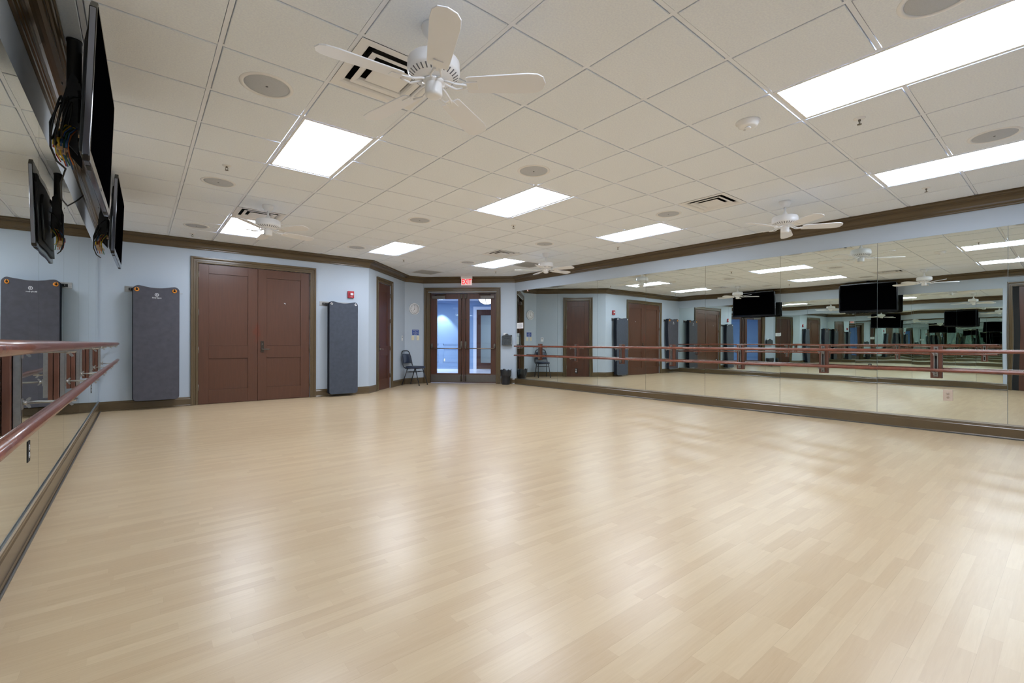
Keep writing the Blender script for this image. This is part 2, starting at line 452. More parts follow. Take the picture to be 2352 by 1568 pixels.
# ---------------------------------------------------------------- doors
def casing(parent, s0, s1, zt, cw=CW):
    """moulded three-sided casing with mitred corners; coordinates local to the wall frame"""
    prof = [(0, 0), (0, .016), (.012, .020), (.030, .020), (.038, .014), (.066, .014), (.072, .026), (.086, .030), (cw, .030), (cw, 0)]
    mb = MB(); n = len(prof); rings = []
    for kind in range(4):
        r = []
        for wv, t in prof:
            if kind == 0: r.append((s0-wv, -t, 0))
            if kind == 1: r.append((s0-wv, -t, zt+wv))
            if kind == 2: r.append((s1+wv, -t, zt+wv))
            if kind == 3: r.append((s1+wv, -t, 0))
        rings.append(r)
    vs = sum(rings, []); fs = []
    for q in range(3):
        for k in range(n):
            fs.append((q*n+k, q*n+(k+1) % n, (q+1)*n+(k+1) % n, (q+1)*n+k))
    fs += [tuple(range(n)), tuple(range(4*n-1, 3*n-1, -1))]
    mb.add(vs, fs); return mb.obj('casing', M_trim, parent)
def panel_leaf(parent, x0, x1, zt, panels, m, y=.012, th=.044, rec=.014, name='leaf'):
    """stile-and-rail leaf with recessed panels; panels = [(xa,xb,za,zb)] sharing the same x range"""
    mb = MB(); xa, xb = panels[0][0], panels[0][1]; z0 = .006
    mb.box(x0, xa, y, y+th, z0, zt); mb.box(xb, x1, y, y+th, z0, zt)
    zs = sorted([(p[2], p[3]) for p in panels]); z = z0
    for a, b in zs:
        mb.box(xa, xb, y, y+th, z, a); mb.box(xa, xb, y+rec, y+th, a, b); z = b
    mb.box(xa, xb, y, y+th, z, zt)
    return mb.obj(name, m, parent, bevel=.002, bseg=1)
def hinge(parent, x, z, y=-.006):
    mb = MB(); mb.lathe([(0, -.052), (.0075, -.052), (.0075, .052), (0, .052)], (x, y, z), 12)
    for d in (-.052, .052): mb.lathe([(0, -.004), (.006, -.004), (.006, .004), (0, .004)], (x, y, z+d), 10)
    mb.box(x-.012, x+.012, y+.004, y+.016, z-.05, z+.05)
    return mb.obj('hinge', M_hinge, parent)
def lever(parent, x, z, sgn=1, M_=None):
    M_ = M_ or M_bronze
    h = MB(); h.box(x-.027, x+.027, -.004+.004, .0125, z-.13, z+.075)
    o = h.obj('handle', M_, parent, bevel=.004)
    b = MB(); b.lathe([(0, 0), (.016, 0), (.016, .02), (.009, .02), (.009, .045), (0, .045)], M=Matrix.Translation((x, .002, z-.075)) @ Matrix.Rotation(PI/2, 4, 'X'), seg=16)
    b.tube([(x, -.043, z-.075), (x+sgn*.02, -.047, z-.075), (x+sgn*.06, -.048, z-.073), (x+sgn*.115, -.046, z-.075)], [.010, .0105, .009, .008], 10)
    b.obj('lever', M_hinge, parent)
    k = MB(); k.lathe([(0, 0), (.011, 0), (.011, .008), (0, .008)], M=Matrix.Translation((x, .001, z+.02)) @ Matrix.Rotation(PI/2, 4, 'X'), seg=16)
    k.obj('keyhole', M_hinge, parent)
    return o
d1 = sroot('door_1', FA)
casing(d1, D1[0], D1[1], 2.447)
jb = MB(); jb.box(D1[0], D1[1], .06, .075, 0, 2.447); jb.obj('door_stop', M_trim, d1)
mid = sA(1.346)
lf = panel_leaf(d1, D1[0]+.004, mid-.002, 2.440, [(sA(.585), sA(1.188), 1.018, 2.283), (sA(.585), sA(1.188), .247, .796)], M_door)
rf = panel_leaf(d1, mid+.002, D1[1]-.004, 2.440, [(sA(1.495), sA(2.091), 1.018, 2.283), (sA(1.495), sA(2.091), .247, .796)], M_door)
for z in (2.256, 1.602, .949, .297): hinge(lf, D1[0]+.001, z); hinge(rf, D1[1]-.001, z)
lever(rf, sA(1.422), 1.028, 1)
fk = MB(); fk.prism([(sA(1.79)+.0, 1.835), (sA(1.79)+.028, 1.829), (sA(1.79)+.033, 1.812), (sA(1.79)+.014, 1.818)], (.0135, .0225), 'y'); fk.obj('paint_chip', M_print, rf)

d2 = sroot('door_2', FB)
casing(d2, D2[0], D2[1], 2.447)
jb = MB(); jb.box(D2[0], D2[1], .06, .075, 0, 2.447); jb.obj('door_stop', M_trim, d2)
lf2 = panel_leaf(d2, D2[0]+.004, D2[1]-.004, 2.440, [(.665, 1.078, 1.008, 2.262), (.665, 1.078, .237, .780)], M_doord)
for z in (2.2, 1.6, .95, .3): hinge(lf2, D2[1]-.001, z)
lever(lf2, .573, 1.01, 1)

d4 = sroot('door_4', FL)
casing(d4, D4[0], D4[1], 2.447)
jb = MB(); jb.box(D4[0], D4[1], .1, .115, 0, 2.447); jb.box(D4[1]-.1, D4[1], .05, .1, 0, 2.447); jb.obj('door_stop', M_dark, d4)  # second box: dark strip filling the gap between leaf and jamb
panel_leaf(d4, D4[0]+.004, D4[1]-.1, 2.440, [(D4[0]+.15, D4[1]-.25, 1.018, 2.283), (D4[0]+.15, D4[1]-.25, .247, .796)], M_doord, y=.05)

# glazed exit doors, recessed behind the casing
d3 = sroot('door_3', FD)
casing(d3, D3[0]+.001, D3[1]-.0, 2.452)
RY = .085                                    # leaf face depth
fb = MB(); fb.box(D3[0]-.0, D3[0]+.047, 0, .14, 0, 2.435); fb.box(D3[1]-.022, D3[1], 0, .14, 0, 2.435); fb.box(D3[0], D3[1], 0, .14, 2.415, 2.435)
fb.obj('door_frame', M_trim, d3)
LX = [(D3[0]+.049, 1.098, .365, .945), (1.102, D3[1]-.024, 1.255, 1.835)]
for q, (a, b, ga, gb) in enumerate(LX):
    mb = MB(); z0, z1, gz0, gz1 = .01, 2.412, .262, 2.262
    mb.box(a, ga, RY, RY+.045, z0, z1); mb.box(gb, b, RY, RY+.045, z0, z1)
    mb.box(ga, gb, RY, RY+.045, z0, gz0); mb.box(ga, gb, RY, RY+.045, gz1, z1)
    leaf = mb.obj('leaf', M_doord, d3, bevel=.002, bseg=1)
    gm = MB(); gm.box(ga, gb, RY+.018, RY+.026, gz0, gz1); gm.obj('glass_pane', M_glass, leaf)
    kp = MB(); kp.box(a+.008, b-.008, RY-.003, RY-.0002, .03, .232); kp.obj('kick_plate', M_kick, leaf)
    # crash bar: inner cast body by the meeting stile, outer bracket, tube
    inn = b-.055 if q == 0 else a+.055; out = a+.04 if q == 0 else b-.04
    cbm = MB()
    for xx, zt in ((inn, 1.125), (out, 1.06)):
        cbm.prism([(xx-.026, .955), (xx+.026, .955), (xx+.026, zt-.02), (xx+.012, zt), (xx-.012, zt), (xx-.026, zt-.02)], (RY-.045, RY-.0002), 'y')
        cbm.tube([(xx, RY-.03, 1.0), (xx, RY-.055, .97), (xx, RY-.075, .935)], .011, 10)
    ex = cbm.obj('exit_device', M_hinge, leaf, bevel=.004)
    tb = MB(); tb.tube([(min(inn, out), RY-.075, .93), (max(inn, out), RY-.075, .93)], .012, 12); tb.obj('crash_bar', M_copper, leaf)
    vr = MB(); vr.tube([(inn, RY-.018, 1.12), (inn, RY-.018, 2.30)], .0065, 8); vr.tube([(inn, RY-.018, .20), (inn, RY-.018, .955)], .0065, 8)
    vr.box(inn-.02, inn+.02, RY-.03, RY-.0002, 1.70, 1.73); vr.obj('vertical_rod', M_bronze, leaf)
    lt = MB(); lt.box(inn-.032, inn+.032, RY-.045, RY-.0002, 2.275, 2.395); lt.box(inn-.02, inn+.02, RY-.04, RY-.0032, .05, .20); lt.obj('latch', M_bronze, leaf, bevel=.005)
    # closer
    if q == 0: c0, c1, piv, arm = a+.05, a+.40, a+.40, a+.62
    else: c0, c1, piv, arm = b-.42, b-.05, b-.17, b-.62
    cl = MB(); cl.box(c0, c1, RY-.07, RY-.0002, 2.268, 2.345)
    co = cl.obj('door_closer', M_kick, leaf, bevel=.004)
    am = MB(); px = c0+.08 if q == 0 else c1-.10
    am.tube([(px, RY-.045, 2.345), (px, RY-.045, 2.375)], .014, 10)
    am.tube([(px, RY-.045, 2.375), (px+(.30 if q == 0 else -.30), RY-.10, 2.378)], .008, 8)
    am.tube([(px+(.30 if q == 0 else -.30), RY-.10, 2.372), (px+(.14 if q == 0 else -.14), RY-.016, 2.39)], .008, 8)
    am.obj('closer_arm', M_bronze, leaf)

# ---------------------------------------------------------------- lobby beyond the glass doors
FW = 6.7
lob = MB()
lob.box(-4.2, .36, FW, FW+.1, 0, 2.82); lob.box(2.2, 6.2, FW, FW+.1, 0, 2.82); lob.box(.36, 2.2, FW, FW+.1, 2.45, 2.82)
lob.box(-4.3, -4.2, .14, FW+.1, 0, 2.82); lob.box(6.2, 6.3, .14, FW+.1, 0, 2.82)
lob.box(-4.3, 0, .141, .18, 0, 2.82); lob.box(2.35, 6.3, .141, .18, 0, 2.82); lob.box(0, D3[0]-.005, .141, .18, 0, 2.82); lob.box(D3[1]+.005, 2.35, .141, .18, 0, 2.82); lob.box(D3[0]-.005, D3[1]+.005, .141, .18, 2.44, 2.82)
o = lob.obj('wall_lobby', M_lobby); o.matrix_world = FD; struct(o)
lf_ = MB(); lf_.box(-4.2, 6.2, .14, FW, -.06, -.001); o = lf_.obj('floor_lobby', M_lobbyf); o.matrix_world = FD; struct(o)
lc_ = MB(); lc_.box(-4.3, 6.3, .14, FW+.1, 2.82, 2.86); o = lc_.obj('ceiling_lobby', M_lobbyt); o.matrix_world = FD; struct(o)
lt_ = MB()
lt_.box(-4.2, .20, FW-.02, FW, 0, .10); lt_.box(2.35, 6.2, FW-.02, FW, 0, .10)
lt_.box(-4.2, 6.2, FW-.06, FW, 2.74, 2.82)
for a, b in ((-2.6, -1.25), (-1.05, .05)):     # applied picture-frame mouldings
    for z0, z1 in ((.28, .85), (1.0, 1.05)):
        for bx_ in ((a, b, z0, z0+.03), (a, b, z1-.03, z1), (a, a+.03, z0, z1), (b-.03, b, z0, z1)):
            lt_.box(bx_[0], bx_[1], FW-.012, FW, bx_[2], bx_[3])
o = lt_.obj('trim_30', M_lobby); o.matrix_world = FD; struct(o)
far = MB(); far.box(-.6, 4.0, FW+3.4, FW+3.5, 0, 2.82); far.box(-.7, -.6, FW+.101, FW+3.5, 0, 2.82); far.box(4.0, 4.1, FW+.101, FW+3.5, 0, 2.82)
o = far.obj('wall_far_room', M_wall); o.matrix_world = FD; struct(o)
far = MB(); far.box(-.6, 4.0, FW+.01, FW+3.4, -.06, -.001); far.box(.36, 2.2, FW, FW+.01, -.06, -.001); o = far.obj('floor_far_room', M_floor); o.matrix_world = FD; struct(o)
far = MB(); far.box(-.7, 4.1, FW+.101, FW+3.5, 2.82, 2.86); o = far.obj('ceiling_far_room', M_lobbyt); o.matrix_world = FD; struct(o)
far = MB(); far.box(1.55, 2.6, FW+3.36, FW+3.4, 0, 2.1); o = far.obj('door_6', M_doord); o.matrix_world = FD; struct(o)
d5 = sroot('door_5', FD)
mb = MB(); mb.box(.22, .36, FW-.04, FW-.0005, 0, 2.58); mb.box(2.2, 2.34, FW-.04, FW-.0005, 0, 2.58); mb.box(.36, 2.2, FW-.04, FW-.0005, 2.45, 2.58); mb.obj('casing', M_lobbyt, d5)
for a, b in ((.36, 1.278), (1.282, 2.2)):
    mb = MB(); ga, gb = a+.17, b-.17
    mb.box(a, ga, FW-.05, FW-.001, .01, 2.45); mb.box(gb, b, FW-.05, FW-.001, .01, 2.45); mb.box(ga, gb, FW-.05, FW-.001, .01, .26); mb.box(ga, gb, FW-.05, FW-.001, 2.22, 2.45)
    lf5 = mb.obj('leaf', M_doord, d5)
    gp = MB(); gp.box(ga, gb, FW-.02, FW-.012, .26, 2.22); gp.obj('glass_pane', M_glass, lf5)
def downlight(x, y, e):
    t = thing('recessed_downlight', 'small round recessed downlight in the lobby ceiling beyond the glass doors', 'light', FD, (x, y, 2.82))
    r = MB(); r.lathe([(.055, -.004), (.08, -.004), (.08, 0), (.055, 0), (.055, -.004)], seg=24); r.obj('trim_ring', M_white, t)
    d = bpy.data.lights.new('spot', 'SPOT'); d.energy = e; d.spot_size = 1.30; d.spot_blend = .35; d.color = (.9, .95, 1); d.shadow_soft_size = .04
    l = bpy.data.objects.new('spot_lamp', d); COL.objects.link(l); l.parent = t; l.location = (0, 0, -.006)
downlight(-1.12, FW-.40, 330)
t = thing('bowl_pendant', 'bowl shaped ceiling pendant seen through the right exit door glass', 'light', FD, (1.235, 3.5, 2.82))
b = MB(); b.lathe([(0, -.42), (.10, -.405), (.2, -.36), (.27, -.28), (.30, -.20), (.29, -.20), (.26, -.275), (.19, -.345), (.1, -.39), (0, -.405)], seg=36); b.obj('glass_bowl', M_bowl, t)
b = MB(); b.tube([(.305*math.cos(a), .305*math.sin(a), -.2) for a in [2*PI*k/36 for k in range(36)]], .009, 8, closed=True)
b.tube([(.305*math.cos(x), 0, -.2-.225*math.sin(x)) for x in [PI*k/20 for k in range(21)]], .007, 8)
b.tube([(0, .305*math.cos(x), -.2-.225*math.sin(x)) for x in [PI*k/20 for k in range(21)]], .007, 8); b.obj('metal_strap', M_bronze, t)
b = MB(); b.tube([(0, 0, 0), (0, 0, -.2)], .008, 8); b.lathe([(0, -.03), (.03, -.03), (.06, 0), (0, 0)], seg=20)
for k in range(3): a = 2*PI*k/3; b.tube([(0, 0, -.12), (.3*math.cos(a), .3*math.sin(a), -.2)], .004, 6)
b.obj('stem', M_bronze, t)
t = thing('lobby_fill_panel', 'added rectangular fill light on the lobby ceiling beyond the glass doors', 'light', FD, (-1.2, 4.6, 2.82))  # added panel for general lobby light, not a known fixture
b = MB(); b.box(-.6, .6, -.3, .3, -.012, 0); b.obj('frame', M_lobbyt, t)
b = MB(); b.box(-.57, .57, -.27, .27, -.016, -.0121); b.obj('diffuser', M_lobbyfill, t)
t = dup(t, FD @ Matrix.Translation((3.2, 3.0, 2.82)), 'added rectangular fill light at the right end of the lobby beyond the doors')
ol = MB(); ol.box(-.035, .035, -.008, -.0002, -.057, .057)
t = thing('wall_outlet', 'small white outlet low on the blue lobby wall behind the glass door', 'outlet', FD, (-1.0, FW-.0001, .37))
ol.obj('cover_plate', M_ivory, t, bevel=.002)
ld = bpy.data.lights.new('added_fill_area', 'AREA'); ld.shape = 'RECTANGLE'; ld.size = 1.1; ld.size_y = .5; ld.energy = 60; ld.color = (.86, .93, 1)  # added area fill for the lobby and the room behind it
for (x, y) in ((-1.2, 4.6), (3.2, 3.0), (1.6, FW+1.8)):
    lo = bpy.data.objects.new('added_fill_lamp', ld); COL.objects.link(lo); lo.matrix_world = FD @ Matrix.Translation((x, y, 2.80))

# ---------------------------------------------------------------- mirrors
def mirror_run(F, edges, z0, z1, wname, labels, group):
    for k in range(len(edges)-1):
        a, b = edges[k]+.0012, edges[k+1]-.0012
        t = thing('mirror_panel', labels[k], 'mirror', F, ((a+b)/2, -.0002, z0), group); hw = (b-a)/2; h = z1-z0
        m = MB(); m.box(-hw, hw, -.0052, 0, 0, h); m.obj('glass_back', M_medge, t)
        m = MB(); m.box(-hw+.0008, hw-.0008, -.006, -.0053, .0008, h-.0008); m.obj('mirror_face', M_mirror, t)
eE = [sE(y) for y in (6.132, 5.826, 4.606, 3.386, 2.162, .942, -.272, -1.482, -2.682, -3.90)]
lE = ['narrow right wall mirror strip next to the exit doors, paper notice taped on it',
      'right wall mirror panel reflecting the wall clock, next to the narrow end strip',
      'right wall mirror panel with the small socket, reflecting the single wooden door',
      'right wall mirror panel just past the one reflecting the single wooden door',
      'right wall mirror panel reflecting the double doors',
      'right wall mirror panel behind the joint in the barre rails',
      'right wall mirror panel reflecting the far television',
      'right wall mirror panel reflecting the near television and second from the frame edge',
      'right wall mirror panel with the large beige outlet near its bottom edge',
      ]
mirror_run(FE, eE, .158, 2.445, 'right', lE, 'mirror panels on the right wall')
eL = [sL(y) for y in (-2.06, -1.63, -.41, .81, 2.035, 3.25, 4.47, 5.69, 6.36)]
lL = ['narrow left wall mirror strip beside the left wall door, seen only by reflection',
      'left wall mirror panel nearest the viewer, mostly outside the picture edge',
      'left wall mirror panel at the left picture edge under the near television',
      'left wall mirror panel behind the near television reflection of the grey mat',
      'left wall mirror panel with the second visible seam from the left edge',
      'left wall mirror panel midway between the two televisions and the corner',
      'left wall mirror panel behind the far television',
      'narrow left wall mirror strip in the far corner beside the grey mats']
mirror_run(FL, eL, .158, 2.41, 'left', lL, 'mirror panels on the left wall')
for nm, F, a, b, off in (('trim_10', FE, eE[0], eE[-1], 0), ('trim_11', FL, eL[0], eL[-1], 0)):
    m = MB(); m.box(a, b, -.014, -.0002, .1505, .1575); m.box(a, b, -.014, -.0115, .1575, .170)
    o = m.obj(nm, M_alu); o.matrix_world = F; struct(o)

# ---------------------------------------------------------------- ballet barres
def wing_nut(mb, c, axis_y=-1, r=.012):
    x, y, z = c
    mb.lathe([(0, 0), (.011, 0), (.011, .010), (.007, .014), (0, .014)], M=Matrix.Translation(c) @ Matrix.Rotation(PI/2, 4, 'X'), seg=12)
    for s in (1, -1):
        mb.prism([(y-.004, z), (y-.012, z), (y-.024, z+s*.015), (y-.026, z+s*.023), (y-.018, z+s*.025), (y-.010, z+s*.016)], (x-.0018, x+.0018), 'x')
def barre(name, label, F, s0, s1, joints, bks, zu, zl, D, brk_z=None):
    t = thing(name, label, 'barre', F, (0, 0, 0))
    cuts = [s0]+joints+[s1]
    for zz, nm in ((zu, 'upper_rail'), (zl, 'lower_rail')):
        for a, b in zip(cuts[:-1], cuts[1:]):
            za, zb = zz(a), zz(b)
            m = MB(); n = 12; pts = [(a+.001+(b-a-.002)*k/n, -D, za+(zb-za)*k/n) for k in range(n+1)]
            R = .0203; rr = [R]*(n+1); pts = [pts[0], (pts[0][0]+.004, pts[0][1], pts[0][2])]+pts[1:-1]+[(pts[-1][0]-.004, pts[-1][1], pts[-1][2]), pts[-1]]
            rr = [R-.003, R]+rr[1:-1]+[R, R-.003]
            m.tube(pts, rr, 24); m.obj(nm, M_barwood, t)
    for s in bks:
        u, l = zu(s), zl(s)
        top, bot = 1.064, .662
        br = MB(); br.box(s-.055, s+.055, -.034, -.0075, bot, top)
        bo = br.obj('bracket_board', M_board, t, bevel=.003)
        ch = MB()
        for dx in (-.0205, .0175): ch.box(s+dx, s+dx+.003, -.060, -.0345, bot+.02, top-.01)
        ch.box(s-.0205, s+.0205, -.0375, -.0345, bot+.02, top-.01)
        for dx in (-.0205, .0115): ch.box(s+dx, s+dx+.009, -.0615, -.0595, bot+.02, top-.01)
        ch.obj('slotted_channel', M_zinc, bo)
        sl = MB(); sl.box(s-.009, s+.009, -.0385, -.0376, bot+.04, top-.03); sl.obj('slot', M_dark, bo)
        for zz in (u, l):
            ar = MB(); zb = zz-.029
            ar.box(s-.014, s+.014, -.0665, -.0616, zb-.03, zb+.020)
            ar.tube([(s, -.062, zb), (s, -D+.03, zb), (s, -D-.014, zb+.001)], .0065, 10)
            ar.box(s-.014, s+.014, -D-.018, -D+.018, zb+.005, zb+.0095)
            ao = ar.obj('rail_arm', M_zinc, bo)
            
            for yy in (-.067, -D+.022):
                wn_ = MB(); wing_nut(wn_, (s, yy, zb)); wn_.obj('wing_nut', M_zinc, bo)
    return t
barre('ballet_barre', 'double mahogany ballet barre running along the right mirrored wall', FE, sE(5.97), sE(-3.4),
      [sE(1.05)], [sE(y) for y in (5.212, 3.988, 2.729, 1.576, .324, -.863, -2.077)], lambda s: 1.0, lambda s: .768, .22)
barre('ballet_barre', 'double mahogany ballet barre along the left mirrored wall, closest to the viewer', FL, sL(-2.0), sL(6.27),
      [], [sL(y) for y in (-1.78, -.12, 1.5, 2.6, 4.1, 5.6)], lambda s: 1.068-.002*(s-4), lambda s: .838-.0045*(s-3.2), .232)

# ---------------------------------------------------------------- outlets / plates on mirrors and walls
def outlet(F, s, z, w, h, label, m, off=.0065, th=.006):
    t = thing('wall_outlet', label, 'outlet', F, (s, -off, z))
    a = MB(); a.box(-w/2, w/2, -th, 0, -h/2, h/2); a.obj('cover_plate', m, t, bevel=.001)
    for dz in (.021, -.021):
        a = MB(); a.lathe([(0, 0), (.0165, 0), (.0165, .002), (0, .002)], M=Matrix.Translation((0, -th, dz)) @ Matrix.Rotation(PI/2, 4, 'X'), seg=20)
        r = a.obj('receptacle', m if m is not M_dark else M_print, t)
        a = MB()
        for dx in (-.0065, .0065): a.box(dx-.0012, dx+.0012, -th-.0025, -th-.0021, dz+.001, dz+.009)
        a.lathe([(0, 0), (.0025, 0), (.0025, .0004), (0, .0004)], M=Matrix.Translation((0, -th-.0021, dz-.007)) @ Matrix.Rotation(PI/2, 4, 'X'), seg=10)
        a.obj('socket_slots', M_dark, r)
    return t
outlet(FE, sE(-2.181), .457, .088, .135, 'large beige outlet plate low on the right wall mirror', M_beige)
outlet(FE, sE(4.005), .455, .075, .12, 'small outlet with two pale sockets low on the right mirror, before the single door reflection', M_dark)
outlet(FL, sL(.49), .476, .07, .115, 'outlet below the lower barre rail on the left mirror, nearest the viewer', M_dark, th=.0025)
outlet(FL, sL(4.9), .476, .07, .115, 'outlet below the lower barre rail on the left mirror, close to the far corner', M_dark, th=.0025)

def plate(F, s, z, w, h, label, cat, m, name='light_switch', off=.0002, kind='rocker'):
    t = thing(name, label, cat, F, (s, -off, z))
    a = MB(); a.box(-w/2, w/2, -.007, 0, -h/2, h/2); a.obj('cover_plate', m, t, bevel=.002)
    a = MB()
    if kind == 'rocker': a.box(-.008, .008, -.013, -.0071, -.018, .018)
    if kind == 'key': a.box(-w*.25, w*.25, -.011, -.0071, h*.12, h*.3)
    if kind == 'blank': a.box(-.003, .003, -.009, -.0071, -.003, .003)
    a.obj('toggle' if kind != 'key' else 'display', m if kind != 'key' else M_ink, t)
    return t
plate(FC, .235, 1.21, .078, .118, 'left ivory switch plate under the blue sign', 'switch', M_ivory)
plate(FC, .387, 1.21, .078, .118, 'right ivory switch plate under the blue sign', 'switch', M_ivory)
plate(FB, 2.03, 1.197, .085, .13, 'white wall thermostat above the black chair by the corner', 'thermostat', M_white, name='wall_thermostat', kind='key')
t = thing('blue_sign', 'small blue sign with white lettering above two ivory switches', 'sign', FC, (.312, -.0002, 1.36))
a = MB(); a.box(-.108, .108, -.006, 0, -.078, .078); a.obj('sign_border', M_print, t)
a = MB(); a.box(-.1, .1, -.0075, -.0061, -.071, .071); a.obj('sign_face', M_blue, t)
for k, (tx, sz) in enumerate((('PLEASE TURN', .026), ('OFF', .026), ('ALL LIGHTS', .024), ('AND FANS WHEN', .022), ('LEAVING', .022))):
    text_obj('lettering', tx, sz, M_print, t, Matrix.Translation((0, -.0082, .048-.024*k)) @ UPRIGHT, .0004)
t = thing('paper_notice', 'white paper notice taped to the end mirror above the barre', 'paper', FE, (sE(5.99), -.0067, 1.537))
a = MB(); a.box(-.125, .125, -.0006, 0, -.075, .075); a.obj('sheet', M_paper, t)
a = MB()
for k in range(6): wd = .05 if k == 0 else .09-.012*(k % 3); a.box(-wd, wd, -.0010, -.0007, .045-.019*k, .050-.019*k)
a.obj('printed_lines', M_ink, t)

# wall clock (7 o'clock)
t = thing('wall_clock', 'round white wall clock between the single door and the exit doors', 'clock', FC, (.272, -.0002, 1.98))
RX = Matrix.Rotation(PI/2, 4, 'X')
a = MB(); a.lathe([(0, 0), (.138, 0), (.15, .006), (.15, .028), (.145, .036), (.128, .036), (.122, .026), (0, .026)], M=RX, seg=48); a.obj('case', M_white, t)
a = MB(); a.lathe([(0, .0262), (.121, .0262), (.121, .0270), (0, .0270)], M=RX, seg=48); fc = a.obj('dial', M_paper, t)
a = MB(); a.lathe([(.121, .027), (.1265, .027), (.1265, .0335), (.121, .0335), (.121, .027)], M=RX, seg=48); a.obj('inner_ring', M_ink, t)
for h in range(1, 13):
    an = PI/2-h*PI/6; text_obj('numeral', str(h), .03, M_ink, fc, Matrix.Translation((.094*math.cos(an), -.0276, .094*math.sin(an))) @ UPRIGHT, .0004)
a = MB(); a.prism([(-.003, -.02), (.003, -.02), (.002, .095), (-.002, .095)], (-.0305, -.0295), 'y'); a.obj('minute_hand', M_black, t)
an = PI/2-7*PI/6; a = MB(); R7 = Matrix.Rotation(-7*PI/6, 4, 'Y').inverted()
a.prism([(-.004, -.012), (.004, -.012), (.003, .06), (-.003, .06)], (-.0292, -.0282), 'y', M=Matrix.Rotation(7*PI/6, 4, 'Y')); a.obj('hour_hand', M_black, t)

# fire alarm
t = thing('fire_alarm', 'red fire alarm strobe above the mat rack right of the double doors', 'alarm', FA, (sA(3.06), -.0002, 2.08))
a = MB(); a.box(-.064, .064, -.045, 0, -.072, .072); a.obj('housing', M_red, t, bevel=.006)
a = MB(); a.box(-.02, .04, -.066, -.0452, -.018, .03); a.obj('strobe_lens', M_print, t, bevel=.008)
a = MB()
for k in range(5): a.box(-.05, -.032, -.0465, -.0452, -.05+.02*k, -.042+.02*k)
a.obj('horn_slots', M_dark, t)
text_obj('lettering', 'FIRE', .022, M_print, t, Matrix.Translation((.01, -.0456, -.048)) @ UPRIGHT, .0003)

# exit sign hanging from the ceiling
t = thing('exit_sign', 'lit red EXIT sign hanging from the ceiling over the glass exit doors', 'sign', FD, (1.235, -.235, HC-.003))
a = MB(); a.box(-.15, .15, -.03, .03, -.068, 0); a.obj('housing', M_white, t, bevel=.003)
a = MB(); a.box(-.14, .14, -.006, .006, -.235, -.0682); a.obj('panel', M_exitp, t)
text_obj('lettering', 'EXIT', .19, M_exit, t, Matrix.Translation((0, -.0072, -.152)) @ UPRIGHT, .0008, fsx=.66, bold=.004)
text_obj('lettering', 'EXIT', .19, M_exit, t, Matrix.Translation((0, .0072, -.152)) @ Matrix.Rotation(PI, 4, 'Z') @ UPRIGHT, .0008, fsx=.66, bold=.004)

# cast letter box
t = thing('leaflet_box', 'ornate black cast iron leaflet box on the wall right of the exit doors', 'box', FD, (2.285, -.0002, 1.03))
a = MB(); o_ = [(-.125, 0), (.125, 0), (.132, .2), (.122, .24), (.07, .25), (.045, .275), (.02, .295), (-.02, .295), (-.045, .275), (-.07, .25), (-.122, .24), (-.132, .2)]
a.prism(o_, (-.125, -.11), 'y'); fr = a.obj('front_panel', M_iron, t, bevel=.004)
a = MB(); a.box(-.132, -.12, -.1095, 0, 0, .22); a.box(-.1195, .132, -.1095, 0, 0, .012); a.box(-.1195, .132, -.008, 0, .0125, .26); a.obj('tray_body', M_frameb, t)
a = MB(); a.box(-.118, .128, -.108, -.01, .014, .22); a.box(-.09, -.01, -.09, -.02, .2201, .315); a.obj('paper_stack', M_paper, t, bevel=.004)
a = MB(); a.tube([(.02*math.cos(k*PI/6), -.13, .245+.022*math.sin(k*PI/6)) for k in range(12)], .006, 8, closed=True)
for s in (-1, 1): a.tube([(s*(.03+.006*k)*1.0, -.13, .225+.02*math.sin(k*.9)) for k in range(8)], .006, 8)
a.tube([(-.11, -.128, .19), (.0, -.131, .175), (.11, -.128, .19)], .005, 8); a.obj('scroll_ornament', M_iron, fr)
tt = text_obj('lettering', 'Post', .05, M_iron, fr, Matrix.Translation((0, -.1262, .12)) @ UPRIGHT, .001)
bpy.data.objects.remove(tt)

# trash bin with liner
t = thing('trash_bin', 'black waste bin with plastic liner in the corner right of the exit doors', 'bin', Matrix.Translation((7.085, 6.235, 0)) @ Matrix.Rotation(-.77, 4, 'Z'))
a = MB(); a.lathe([(0, .004), (.098, .004), (.102, .0), (.105, .01), (.133, .35), (.140, .352), (.140, .362), (.131, .362), (.127, .35), (.1, .02), (0, .02)], seg=40); a.obj('bin_body', M_frameb, t)
a = MB(); pr = []
rng = random.Random(3)
seg = 48; rings = [(.1405, .23), (.144, .30), (.1455, .35), (.146, .374), (.137, .382), (.130, .36), (.118, .20)]
vs = []
for q, (r, z) in enumerate(rings):
    for k in range(seg):
        an_ = 2*PI*k/seg; j = (.005*math.sin(5*an_+q)+.004*math.sin(11*an_+2*q)) if q in (0, 1, 2, 3) else -.003; jz = .014*math.sin(7*an_)+.012*math.sin(3*an_+1) if q in (0, 3, 4) else 0
        rr_ = r+j*.6; zz_ = z+jz
        lo = .105+(.133-.105)*min(1, (zz_-.01)/.34)+.006
        vs.append(((max(rr_, lo) if q < 4 else rr_)*math.cos(an_), (max(rr_, lo) if q < 4 else rr_)*math.sin(an_), zz_))
fs = [(q*seg+k, q*seg+(k+1) % seg, (q+1)*seg+(k+1) % seg, (q+1)*seg+k) for q in range(len(rings)-1) for k in range(seg)]
a.add(vs, fs, True); a.obj('bag_liner', M_bag, t)

